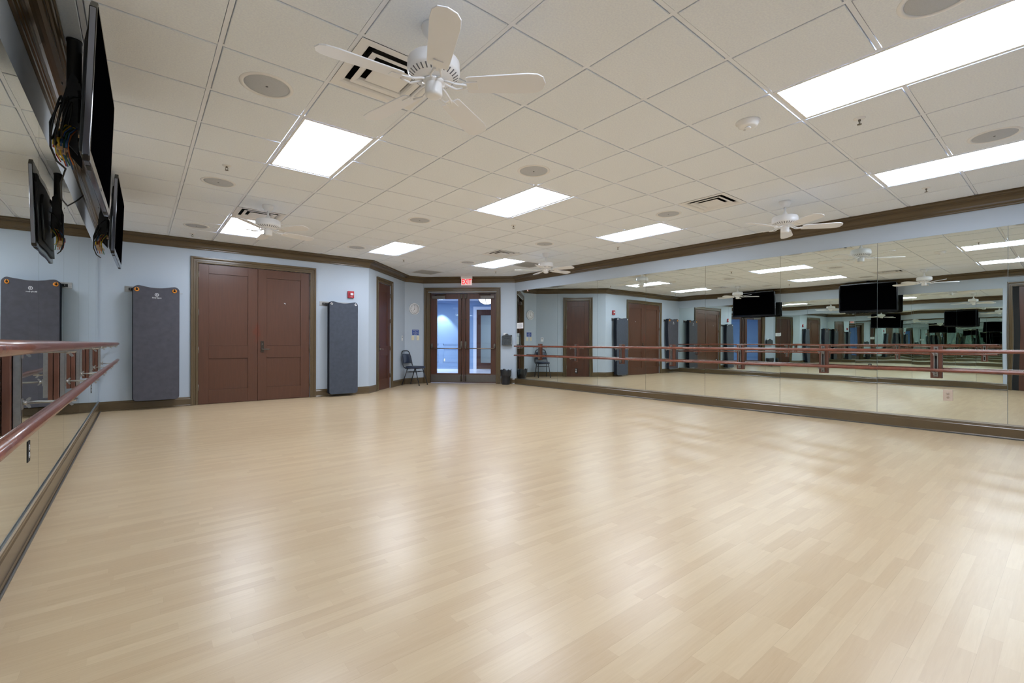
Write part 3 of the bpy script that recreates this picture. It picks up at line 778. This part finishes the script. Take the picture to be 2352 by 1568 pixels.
# ---------------------------------------------------------------- chair
def chair():
    rm = Vector((5.0, 7.76)); fm_ = Vector((5.26, 7.30)); c = (rm+fm_)/2; dv = (fm_-rm).normalized()
    ang = math.atan2(dv.y, dv.x)+PI/2        # local -y = forward
    M = Matrix.Translation((c.x, c.y, 0)) @ Matrix.Rotation(ang, 4, 'Z')
    t = thing('stacking_chair', 'black padded stacking chair standing left of the exit doors', 'chair', M)
    # local: forward = -y, right = x
    legs = [((-.19, -.262), (-.165, -.13)), ((.19, -.262), (.165, -.13)), ((-.195, .25), (-.17, .10)), ((.195, .25), (.17, .10))]
    for (fx, fy), (tx, ty) in legs:
        a = MB(); a.tube([(fx, fy, .012), (tx, ty, .425)], .0115, 10); lg = a.obj('leg', M_frameb, t)
        a = MB(); a.tube([(fx, fy, .0), (fx-(fx-tx)*.06, fy-(fy-ty)*.06, .028)], .0145, 10); a.obj('foot_cap', M_black, lg)
    a = MB()
    for s in (-1, 1): a.tube([(s*.168, -.155, .345), (s*.172, .13, .34)], .007, 8)
    for y_, z_ in ((-.155, .345), (.125, .34)): a.tube([(-.168, y_, z_), (.168, y_, z_)], .007, 8)
    a.tube([(-.165, -.13, .425), (.165, -.13, .425)], .010, 8); a.tube([(-.17, .10, .425), (.17, .10, .425)], .010, 8)
    a.obj('stretcher', M_frameb, t)
    # seat cushion
    a = MB(); n = 28; rings = [(.0, .428, .94), (0, .434, 1.0), (0, .462, 1.0), (0, .478, .95), (0, .486, .80), (0, .488, .4)]
    def se(k, sc_):
        an = 2*PI*k/n; c_, s_ = math.cos(an), math.sin(an); p = .55
        return (math.copysign(abs(c_)**p, c_)*.215*sc_, math.copysign(abs(s_)**p, s_)*.215*sc_-.02)
    vs = [(se(k, r[2])[0], se(k, r[2])[1], r[1]) for r in rings for k in range(n)]
    fs = [(q*n+k, q*n+(k+1) % n, (q+1)*n+(k+1) % n, (q+1)*n+k) for q in range(len(rings)-1) for k in range(n)]
    fs += [tuple(range(n))[::-1], tuple(range((len(rings)-1)*n, len(rings)*n))]
    a.add(vs, fs, True); a.obj('seat', M_navy, t)
    # back frame: one bent tube from the seat rear up, over and down
    path = []
    for s in (-1, 1):
        side = [(s*.19, .05, .43), (s*.2, .13, .432), (s*.205, .185, .46), (s*.205, .215, .52), (s*.195, .25, .70), (s*.165, .275, .82), (s*.13, .285, .862), (s*.08, .288, .872)]
        path += side if s == -1 else side[::-1]
    a = MB(); a.tube(path, .0125, 12); a.obj('back_frame', M_frameb, t)
    a = MB(); z0, z1 = .555, .79
    def hw(z): return .188-.038*(z-z0)/(z1-z0)
    vs = []; nz = 8
    for k in range(nz+1):
        z = z0+(z1-z0)*k/nz; y = .216+.055*(z-.52)/.3; e = .018*math.sin(PI*k/nz)**.4 if 0 < k < nz else .004
        for (xx, yy) in ((-hw(z), y), (-hw(z)*.9, y-.012-e), (0, y-.018-e), (hw(z)*.9, y-.012-e), (hw(z), y), (hw(z)*.9, y+.012), (0, y+.014), (-hw(z)*.9, y+.012)): vs.append((xx, yy, z))
    fs = [(k*8+q, k*8+(q+1) % 8, (k+1)*8+(q+1) % 8, (k+1)*8+q) for k in range(nz) for q in range(8)] + [tuple(range(8))[::-1], tuple(range(nz*8, nz*8+8))]
    a.add(vs, fs, True); a.obj('backrest', M_navy, t)
    return t
chair()

# ---------------------------------------------------------------- exercise mats on wall racks
def mat_outline(w, h, ear=.035, rc=.055):
    pts = []
    hw = w/2
    # bottom corners
    for k in range(7):
        a = PI+PI/2*k/6; pts.append((-hw+rc+rc*math.cos(a), rc+rc*math.sin(a)))
    for k in range(7):
        a = 3*PI/2+PI/2*k/6; pts.append((hw-rc+rc*math.cos(a), rc+rc*math.sin(a)))
    for k in range(7):
        a = PI/2*k/6; pts.append((hw-.07+.07*math.cos(a), h-.07+.07*math.sin(a)))
    for k in range(1, 12):                    # dipped top edge between the two ears
        u = k/12; pts.append((hw-.07-(w-.14)*u, h-ear*math.sin(PI*u)**1.2))
    for k in range(7):
        a = PI/2+PI/2*k/6; pts.append((-hw+.07+.07*math.cos(a), h-.07+.07*math.sin(a)))
    return pts
def mat_rack(F, cx, ztop, zbot, w, gx, gz, front, back, nm, m, ring_m, rr, rl, lab, glab, logo):
    h = ztop-zbot
    side = 'left of' if logo else 'right of'; th = (front-back)/nm
    ORD = ('touching', 'second out from', 'third out from', 'fourth out from', 'fifth out from', 'sixth out from')
    for k in range(nm):
        y = -(back+th*k); last = k == nm-1
        dz = 0 if last else random.uniform(-.006, .0); dx = 0 if last else random.uniform(-.010, -.001)
        t = thing('exercise_mat', lab if last else f'dark exercise mat {ORD[k]} the wall, stack {side} the double doors', 'exercise mat', F, (cx+dx, y, zbot+dz), f'exercise mats stacked {side} the wooden double doors')
        a = MB(); a.prism(mat_outline(w, h), (-th+.001, 0), 'y')
        a.obj('foam_sheet', m if last else M_matd, t, bevel=.0025, bseg=2)
        if last:
            for g_ in gx:
                a = MB(); a.tube([(g_-cx+rr*math.cos(q*PI/12), -th-.003, gz-zbot+rr*math.sin(q*PI/12)) for q in range(24)], rl, 10, closed=True)
                a.obj('grommet_ring', ring_m, t)
                a = MB(); a.lathe([(0, 0), (rr-.002, 0), (rr-.002, .0015), (0, .0015)], M=Matrix.Translation((g_-cx, -th+.0006, gz-zbot)) @ RX, seg=20); a.obj('grommet_hole', M_dark, t)
            if logo:
                a = MB(); a.lathe([(.019, 0), (.027, 0), (.027, .0008), (.019, .0008), (.019, 0)], M=Matrix.Translation((0, -th-.0002, 1.826+.03-zbot-.015)) @ RX, seg=28); lg = a.obj('logo', M_print, t)
                text_obj('logo_letter', 'B', .034, M_print, lg, Matrix.Translation((0, -th-.0004, 1.826+.03-zbot-.015)) @ UPRIGHT, .0004, bold=.001)
                text_obj('lettering', 'Body·Sport', .026, M_print, t, Matrix.Translation((0, -th-.0004, 1.792-zbot)) @ UPRIGHT, .0004, bold=.0006)
def rack(F, s0, s1, z, gx, gz, depth, lab, rodx):
    t = thing('mat_rack', lab, 'rack', F, (s0, 0, z))
    a = MB(); a.box(0, s1-s0, -.008, -.0002, -.045, .045); a.obj('wall_plate', M_zinc, t, bevel=.002)
    a = MB(); a.box(.05, s1-s0-.03, -.034, -.0082, -.022, .022); rl = a.obj('rail', M_black, t, bevel=.003)
    a = MB()
    for x in (.075, s1-s0-.06): a.lathe([(0, 0), (.008, 0), (.008, .004), (0, .004)], M=Matrix.Translation((x, -.034, 0)) @ RX, seg=12)
    a.obj('bolt', M_zinc, rl)
    for g_ in gx:
        a = MB(); x = g_-s0; dz = gz-z
        a.tube([(x, -.034, dz-.004), (x, -depth-.02, dz-.004), (x, -depth-.035, dz+.004), (x, -depth-.038, dz+.028)], .0055, 10)
        a.obj('hook_arm', M_black, t)
    a = MB(); a.tube([(s1-s0-.04, -.02, -.03), (rodx-s0, -.02, -.03)], .004, 8); a.obj('retainer_rod', M_zinc, t)
g1 = [sA(-.39), sA(.09)]; g2 = [sA(2.61), sA(3.09)]
rack(FA, sA(-.541), sA(.15), 1.927, g1, 1.915, .222, 'steel mat hanger behind the orange ringed grey mats', sA(.21))
mat_rack(FA, sA(-.139), 1.982, .150, .592, g1, 1.915, .222, .09, 7, M_mat, M_orange, .024, .0085,
         'front grey exercise mat with two orange rings, left of the wooden double doors',
         'dark mat', True)
rack(FA, sA(2.44), sA(3.15), 1.862, g2, 1.857, .222, 'steel mat hanger behind the white ringed dark mats', sA(3.17))
mat_rack(FA, sA(2.853), 1.905, .052, .568, g2, 1.857, .222, .09, 7, M_matb, M_white, .017, .0065,
         'front slate exercise mat with two small white rings, right of the wooden double doors',
         'dark mats behind', False)

# ---------------------------------------------------------------- ceiling fixtures
def troffer(i, j, label, group='two by four foot ceiling light panels'):
    t = thing('ceiling_light', label, 'light', Matrix.Translation(((i+.5)*S, (j+1)*S, HC)), group=group)
    w_, h_ = S/2-.0125, S-.0125
    a = MB()
    for b_ in ((-w_, -w_+.02, -h_, h_), (w_-.02, w_, -h_, h_), (-w_+.02, w_-.02, -h_, -h_+.02), (-w_+.02, w_-.02, h_-.02, h_)): a.box(b_[0], b_[1], b_[2], b_[3], .0, .012)
    a.obj('frame', M_white, t)
    a = MB(); a.box(-w_+.02, w_-.02, -h_+.02, h_-.02, .004, .010); a.obj('diffuser', M_lens, t)
    return t
nice = {(1, 1): 'bright ceiling light panel beside the near ceiling fan, above the left part of the room',
        (1, 7): 'bright ceiling light panel partly hidden by the far left ceiling fan',
        (5, 1): 'bright ceiling light panel in the middle of the room beside the central round speaker',
        (5, 7): 'bright ceiling light panel next to the far smoke detector, over the diagonal corner',
        (5, -5): 'long bright ceiling light panel running out of the upper right corner of the picture',
        (9, 1): 'bright ceiling light panel close to the right mirrored wall, left of the right ceiling fan',
        (9, 7): 'bright ceiling light panel nearest the exit sign',
        (9, -5): 'bright ceiling light panel at the right picture edge, closest to the brown cornice',
        (1, -5): 'bright ceiling light panel above the viewer, seen only in the mirrors'}
for ij in LIGHTS: troffer(ij[0], ij[1], nice[ij])

def speaker(u, v, label):
    t = thing('ceiling_speaker', label, 'speaker', Matrix.Translation((u*S, v*S, HC+.001)), group='round ceiling speakers')
    a = MB(); a.lathe([(.138, 0), (.138, -.004), (.150, -.006), (.164, -.003), (.166, 0), (.138, 0)], seg=48); a.obj('rim', M_white, t)
    a = MB(); a.lathe([(0, -.0065), (.06, -.0060), (.134, -.003), (.1375, -.0005), (0, -.0004)], seg=48); g_ = a.obj('grille', M_spk, t)
    a = MB(); a.lathe([(0, -.0085), (.008, -.008), (.008, -.0066), (0, -.0066)], seg=12); a.obj('badge', M_ink, g_)
for u, v, l in ((.5, .5, 'nearest round ceiling speaker on the left, beyond the television'), (.5, 4.5, 'round ceiling speaker on the left midway to the double doors'),
                (.5, 8.5, 'round ceiling speaker just above the grey hanging mat, near the cornice'), (4.5, .5, 'large round speaker in the middle of the ceiling'),
                (4.5, 4.5, 'round ceiling speaker between the two left and middle far light panels'), (4.5, 8.5, 'small far round speaker above the right part of the double doors'),
                (8.5, .5, 'round ceiling speaker left of the air vent on the right side'), (8.5, 4.5, 'round ceiling speaker just above the far right ceiling fan'),
                (8.5, 8.5, 'tiny far round speaker near the exit sign'), (8.5, -4.5, 'round ceiling speaker at the right picture edge between two light panels'),
                (4.5, -4.5, 'round ceiling speaker cut off by the top picture edge')): speaker(u, v, l)

def sprinkler(u, v, label):
    t = thing('fire_sprinkler', label, 'sprinkler', Matrix.Translation((u*S, v*S, HC+.001)), group='pendent ceiling sprinklers')
    a = MB(); a.lathe([(0, 0), (.04, 0), (.038, -.004), (.018, -.010), (0, -.010)], seg=24); a.obj('escutcheon', M_white, t)
    a = MB(); a.lathe([(0, -.0102), (.009, -.0102), (.009, -.022), (0, -.022)], seg=12)
    for s in (-1, 1): a.tube([(s*.006, 0, -.020), (s*.012, 0, -.032), (s*.004, 0, -.045)], .0022, 6)
    a.lathe([(0, -.048), (.016, -.048), (.016, -.046), (0, -.046)], seg=16); a.obj('sprinkler_head', M_hinge, t)
for u, v, l in ((.5, 3.5, 'ceiling sprinkler on the left beside the middle left round speaker'), (.5, 9.55, 'ceiling sprinkler over the grey mats by the cornice'),
                (6.48, 3.45, 'ceiling sprinkler behind the middle light panel'), (10.45, 3.4, 'ceiling sprinkler behind the right light panel, near the mirror wall'),
                (6.5, -3.47, 'nearest ceiling sprinkler, below the long upper right light panel'), (10.6, -3.47, 'ceiling sprinkler at the right above the cornice'),
                (6.5, 9.46, 'ceiling sprinkler over the clock corner'), (10.5, 9.48, 'ceiling sprinkler right of the exit sign')): sprinkler(u, v, l)

def smoke(u, v, label, big):
    t = thing('smoke_detector', label, 'smoke detector', Matrix.Translation((u*S, v*S, HC+.001)) @ Matrix.Rotation(.9, 4, 'Z'))
    a = MB(); a.lathe([(0, 0), (.088, 0), (.088, -.008), (.078, -.012), (.070, -.034), (.05, -.042), (0, -.043)], seg=40); b_ = a.obj('body', M_white, t)
    a = MB(); a.lathe([(0, -.0435), (.02, -.0435), (.024, -.050), (.016, -.054), (0, -.054)], seg=20); a.obj('sensor_cap', M_white, b_)
    a = MB(); a.lathe([(0, 0), (.010, 0), (.010, -.006), (0, -.006)], (.048, .0, -.0385), 14); a.obj('test_button', M_print, b_)
smoke(5.5, -2.53, 'nearest white smoke detector, left of the long light panel', 1)
smoke(5.57, 6.6, 'far white smoke detector next to a light panel above the clock corner', 0)

def diffuser(i, j, label):
    t = thing('air_vent', label, 'vent', Matrix.Translation(((i+.5)*S, (j+.5)*S, HC)), group='square stepped ceiling air diffusers')
    H = S/2-.0125
    def ring(a_out, z_out, a_in, z_in, th=.003):
        m = MB(); vs = []
        for a_, z_ in ((a_out, z_out), (a_in, z_in), (a_in, z_in+th), (a_out, z_out+th)):
            vs += [(-a_, -a_, z_), (a_, -a_, z_), (a_, a_, z_), (-a_, a_, z_)]
        fs = []
        for q in range(4):
            r = (q+1) % 4
            for k in range(4): l = (k+1) % 4; fs.append((q*4+k, q*4+l, r*4+l, r*4+k))
        m.add(vs, fs); return m
    ring(H, .000, H-.045, .0).obj('border', M_white, t)
    def curved(a0, name):
        m = MB(); prev = (a0, 0.0)
        for ai, zi in ((a0-.010, .003), (a0-.020, .011), (a0-.028, .024)):
            q = ring(prev[0], prev[1], ai, zi); m.add(q.v, q.f); prev = (ai, zi)
        m.obj(name, M_white, t)
    curved(H-.045, 'outer_cone')
    ring(H-.097, .000, H-.120, .0).obj('louver', M_white, t)
    curved(H-.120, 'louver_cone')
    a = MB(); q = H-.172; a.box(-q, q, -q, q, .0, .003); a.obj('center_plate', M_white, t)
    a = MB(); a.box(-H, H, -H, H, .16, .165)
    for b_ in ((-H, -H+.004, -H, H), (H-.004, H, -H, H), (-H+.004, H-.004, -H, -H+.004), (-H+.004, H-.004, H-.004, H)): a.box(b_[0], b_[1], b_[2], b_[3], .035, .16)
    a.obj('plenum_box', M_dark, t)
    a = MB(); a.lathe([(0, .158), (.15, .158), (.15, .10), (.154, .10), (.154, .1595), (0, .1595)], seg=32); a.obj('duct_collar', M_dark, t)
for (i, j), l in zip(VENTS, ('square ceiling air vent behind the nearest ceiling fan', 'square ceiling air vent behind the far left ceiling fan',
                             'square ceiling air vent left of the right ceiling fan', 'small far square air vent left of the far right fan')): diffuser(i, j, l)
for (i, j), l in zip(RETS, ('grey return air grille in the ceiling above the wall clock', 'grey return air grille in the ceiling beside the far right fan')):
    t = thing('return_grille', l, 'vent', Matrix.Translation(((i+.5)*S, (j+.5)*S, HC)))
    H = S/2-.0125; a = MB()
    for b_ in ((-H, -H+.02, -H, H), (H-.02, H, -H, H), (-H+.02, H-.02, -H, -H+.02), (-H+.02, H-.02, H-.02, H)): a.box(b_[0], b_[1], b_[2], b_[3], 0, .01)
    a.obj('frame', M_white, t)
    a = MB(); n = 22
    for k in range(1, n): x = -H+.02+(2*H-.04)*k/n; a.box(x-.0012, x+.0012, -H+.02, H-.02, .001, .012); a.box(-H+.02, H-.02, x-.0012, x+.0012, .001, .012)
    a.obj('egg_crate_core', M_grille, t)
    a = MB(); a.box(-H+.02, H-.02, -H+.02, H-.02, .014, .018); a.obj('filter_pad', M_grille, t)

# ceiling fans
def fan():
    t = thing('ceiling_fan', 'x', 'ceiling fan', group='white five blade ceiling fans')
    a = MB(); a.lathe([(0, 0), (.066, 0), (.068, -.010), (.062, -.035), (.045, -.062), (.026, -.075), (0, -.075)], seg=36); a.obj('canopy', M_white, t)
    a = MB(); a.lathe([(0, -.0751), (.013, -.0751), (.013, -.128), (.02, -.135), (.034, -.165), (.038, -.176), (0, -.176)], seg=24); a.obj('downrod', M_white, t)
    a = MB(); a.lathe([(0, -.1762), (.10, -.178), (.132, -.186), (.143, -.200), (.145, -.25), (.141, -.262), (.125, -.276), (.10, -.290), (.07, -.300), (0, -.300)], seg=48); mh = a.obj('motor_housing', M_white, t)
    a = MB()
    for k in range(30):
        an = 2*PI*k/30; R_ = Matrix.Rotation(an, 4, 'Z')
        a.add([R_ @ Vector(p) for p in ((.108, -.0035, -.2875), (.108, .0035, -.2875), (.134, .004, -.2705), (.134, -.004, -.2705), (.106, -.0035, -.284), (.106, .0035, -.284), (.132, .004, -.266), (.132, -.004, -.266))],
              [(0, 1, 2, 3), (7, 6, 5, 4), (0, 4, 5, 1), (1, 5, 6, 2), (2, 6, 7, 3), (3, 7, 4, 0)])
    a.obj('vent_slots', M_ink, mh)
    a = MB(); a.lathe([(0, -.3002), (.062, -.3002), (.064, -.312), (.05, -.316), (.047, -.322), (.048, -.372), (.044, -.382), (.03, -.388), (0, -.389)], seg=32); a.obj('switch_cup', M_white, t)
    for k in range(5):
        B = bpy.data.objects.new('blade', None)
        an = 2*PI*k/5
        # blade: pitched board with rounded tip
        out = [(.185, -.052), (.20, -.058), (.52, -.072), (.575, -.066), (.605, -.045), (.618, 0), (.605, .045), (.575, .066), (.52, .072), (.20, .058), (.185, .052)]
        Mb = Matrix.Rotation(an, 4, 'Z') @ Matrix.Translation((0, 0, -.328)) @ Matrix.Rotation(math.radians(-12), 4, 'X')
        m = MB(); m.prism(out, (0, .007), 'z', M=Mb); bo = m.obj('blade', M_whitem, t, bevel=.002, bseg=1)
        m = MB(); m.prism([(.16, -.022), (.245, -.026), (.245, .026), (.16, .022)], (-.005, -.0003), 'z', M=Mb)
        Rz = Matrix.Rotation(an, 4, 'Z')
        for s in (-1, 1): m.tube([Rz @ Vector(p) for p in ((.055, s*.012, -.306), (.085, s*.024, -.318), (.125, s*.028, -.334), (.165, s*.018, -.334), (.185, s*.010, -.333))], .006, 8)
        m.obj('blade_iron', M_white, bo)
    bpy.data.objects.remove(B)
    return t
bpy.context.view_layer.update()
f0 = fan()
f0['label'] = 'nearest white ceiling fan with five blades, at the top of the picture'
f0.matrix_world = Matrix.Translation((1.467*S, -1.53*S, HC)) @ Matrix.Rotation(math.radians(30), 4, 'Z')
for (u, v, ph, l) in ((1.5, 5.5, 15, 'far left white ceiling fan in front of a light panel and vent'), (9.5, -1.5, 18, 'right white ceiling fan against the brown cornice of the mirror wall'),
                      (9.5, 5.5, 68, 'farthest white ceiling fan, right of the exit sign')):
    dup(f0, Matrix.Translation((u*S, v*S, HC)) @ Matrix.Rotation(math.radians(ph), 4, 'Z'), l)

# ---------------------------------------------------------------- televisions, mounts, cables
def tv(yc, label):
    M = Matrix.Translation((-.545, yc, 1.965)) @ Matrix.Rotation(PI/2-math.radians(1.0), 4, 'Z') @ Matrix.Rotation(math.radians(2.0), 4, 'X')
    t = thing('television', label, 'television', M)
    W2, H = .655, .80
    a = MB(); a.prism([(-W2+.02, 0), (W2-.02, 0), (W2, .02), (W2, H-.05), (W2-.05, H), (-W2+.05, H), (-W2, H-.05), (-W2, .02)], (0, .030), 'y'); a.obj('bezel', M_blackp, t, bevel=.006)
    a = MB(); a.box(-W2+.03, W2-.03, -.0012, -.0001, .055, H-.03); a.obj('screen', M_screen, t)
    a = MB()
    for s in (-1, 1): a.box(s*W2-.0015, s*W2+.0015, .004, .026, .024, H-.055)
    a.box(-W2+.025, W2-.025, .004, .024, -.0025, 0); a.obj('side_trim', M_chrome, t)
    a = MB(); a.prism([(-.60, .05), (.60, .05), (.60, .60), (.52, .70), (-.52, .70), (-.60, .60)], (.0302, .046), 'y'); bc = a.obj('back_cover', M_black, t, bevel=.004)
    a = MB(); a.prism([(-.36, .10), (.36, .10), (.40, .2), (.40, .45), (.3, .56), (-.3, .56), (-.40, .45), (-.40, .2)], (.0462, .064), 'y'); a.obj('electronics_bulge', M_black, bc, bevel=.006)
    a = MB()
    for s in (-1, 1):
        a.box(s*.52-.04, s*.52+.04, .004, .022, -.0045, -.0026)
    a.obj('port_vent', M_dark, t)
    a = MB(); a.box(-.018, .018, -.0015, -.0002, .022, .030); a.obj('logo_plate', M_chrome, t)
    return t
tv(.49, 'near wall television hung above the left barre, seen edge on')
tv(3.51, 'far wall television hung above the left barre, smaller one in front of the cornice')
def tv_mount(yc, label):
    t = thing('television_mount', label, 'mount', Matrix.Translation((-.663, yc, HC-.003)), group='ceiling poles holding the televisions')
    a = MB(); a.lathe([(0, 0), (.036, 0), (.036, -.012), (.033, -.013), (.033, -.42), (0, -.42)], seg=24); po = a.obj('pole', M_black, t)
    a = MB(); a.box(-.045, .045, -.06, .06, -.60, -.4202); a.box(-.02, .0255, -.09, .09, -.58, -.36); a.obj('pivot_block', M_black, t, bevel=.006)
    a = MB()
    for s in (-1, 1): a.prism([(-.035, -.62), (.0265, -.70), (.0280, -.28), (-.0, -.24), (-.035, -.40)], (s*.14-.004, s*.14+.004), 'y')
    for z in (-.34, -.56): a.box(.0285, .0400, -.2, .2, z-.02, z+.02)
    a.obj('tilt_plates', M_black, t)
    a = MB()
    for z in (-.34, -.56):
        for s in (-1, 1): a.lathe([(0, 0), (.008, 0), (.008, .006), (0, .006)], M=Matrix.Translation((-.035, s*.14, z+.02)) @ Matrix.Rotation(-PI/2, 4, 'Y'), seg=10)
    a.obj('bolts', M_hinge, t)
tv_mount(.49, 'black ceiling pole mount behind the near television')
tv_mount(3.51, 'black ceiling pole mount behind the far television')
def cables(yc, label, big):
    t = thing('cable_bundle', label, 'cables', Matrix.Translation((-.68, yc, 2.225 if big else 2.17)))
    rg = random.Random(int(yc*100)); k_ = 1.0 if big else .8
    a = MB()
    for q in range(4 if big else 2):            # loose black loops
        cx, cz, rx, rz = rg.uniform(-.05, .0), rg.uniform(.02, .08), rg.uniform(.035, .05)*k_, rg.uniform(.08, .13)*k_
        a.tube([(-.03+.012*q+.02*math.sin(an), -.22+cx+rx*1.6*math.cos(an), cz+rz*math.sin(an)) for an in [2*PI*i/22 for i in range(22)]], .0045, 8, closed=True)
    a.tube([(.06, -.16, .22), (.03, -.2, .20), (-.02, -.27, .12), (-.05, -.3, .0), (-.05, -.28, -.12), (-.03, -.25, -.18), (.0, -.2, -.2)], .005, 8)
    if big: a.tube([(0, -.2, -.2), (-.03, -.08, -.25), (-.04, .06, -.31), (-.02, .13, -.33), (.02, .17, -.28), (.045, .19, -.24)], .004, 8)
    a.obj('black_cable', M_black, t)
    cols = [('yellow_wire', M_yel), ('blue_wire', M_blu), ('orange_wire', M_or), ('green_wire', M_grn), ('red_wire', M_rdw), ('tan_wire', M_tan)]
    for q, (nm, mm) in enumerate(cols):
        a = MB()
        for r in range(2):
            y0 = -.16+.012*q+rg.uniform(-.01, .01); x0 = -.01+rg.uniform(-.03, .03)
            pts = [(.055, y0+.05, .05+.008*q), (x0+.03, y0, .05+.006*q), (x0, y0-.03+rg.uniform(-.02, .02), .0), (x0-.012, y0-.04, -.06*k_), (x0-.005, y0-.03+rg.uniform(-.03, .03), -.12*k_), (x0+.01, y0-.01, -.16*k_+rg.uniform(-.03, .03))]
            a.tube(pts, .0035, 6)
            p = Vector(pts[3]); a.tube([p+Vector((0, 0, .022)), p-Vector((.002, .003, .022))], .0065, 8)
        a.obj(nm, mm, t)
    a = MB()
    for q in range(7):
        y0 = -.12+.02*(q % 4); z = .045-.016*(q//4)
        a.box(.02, .058, y0-.007, y0+.007, z-.006, z+.006)
        a.box(-.035+.01*(q % 3), -.012+.01*(q % 3), -.20+.012*q, -.188+.012*q, -.10-.02*(q % 2), -.065-.02*(q % 2))
    a.obj('plug_connectors', M_tan, t)
cables(.49, 'tangle of black cables and coloured plugs hanging behind the near television', True)
cables(3.51, 'small tangle of coloured wires hanging behind the far television', False)
bpy.context.view_layer.update()
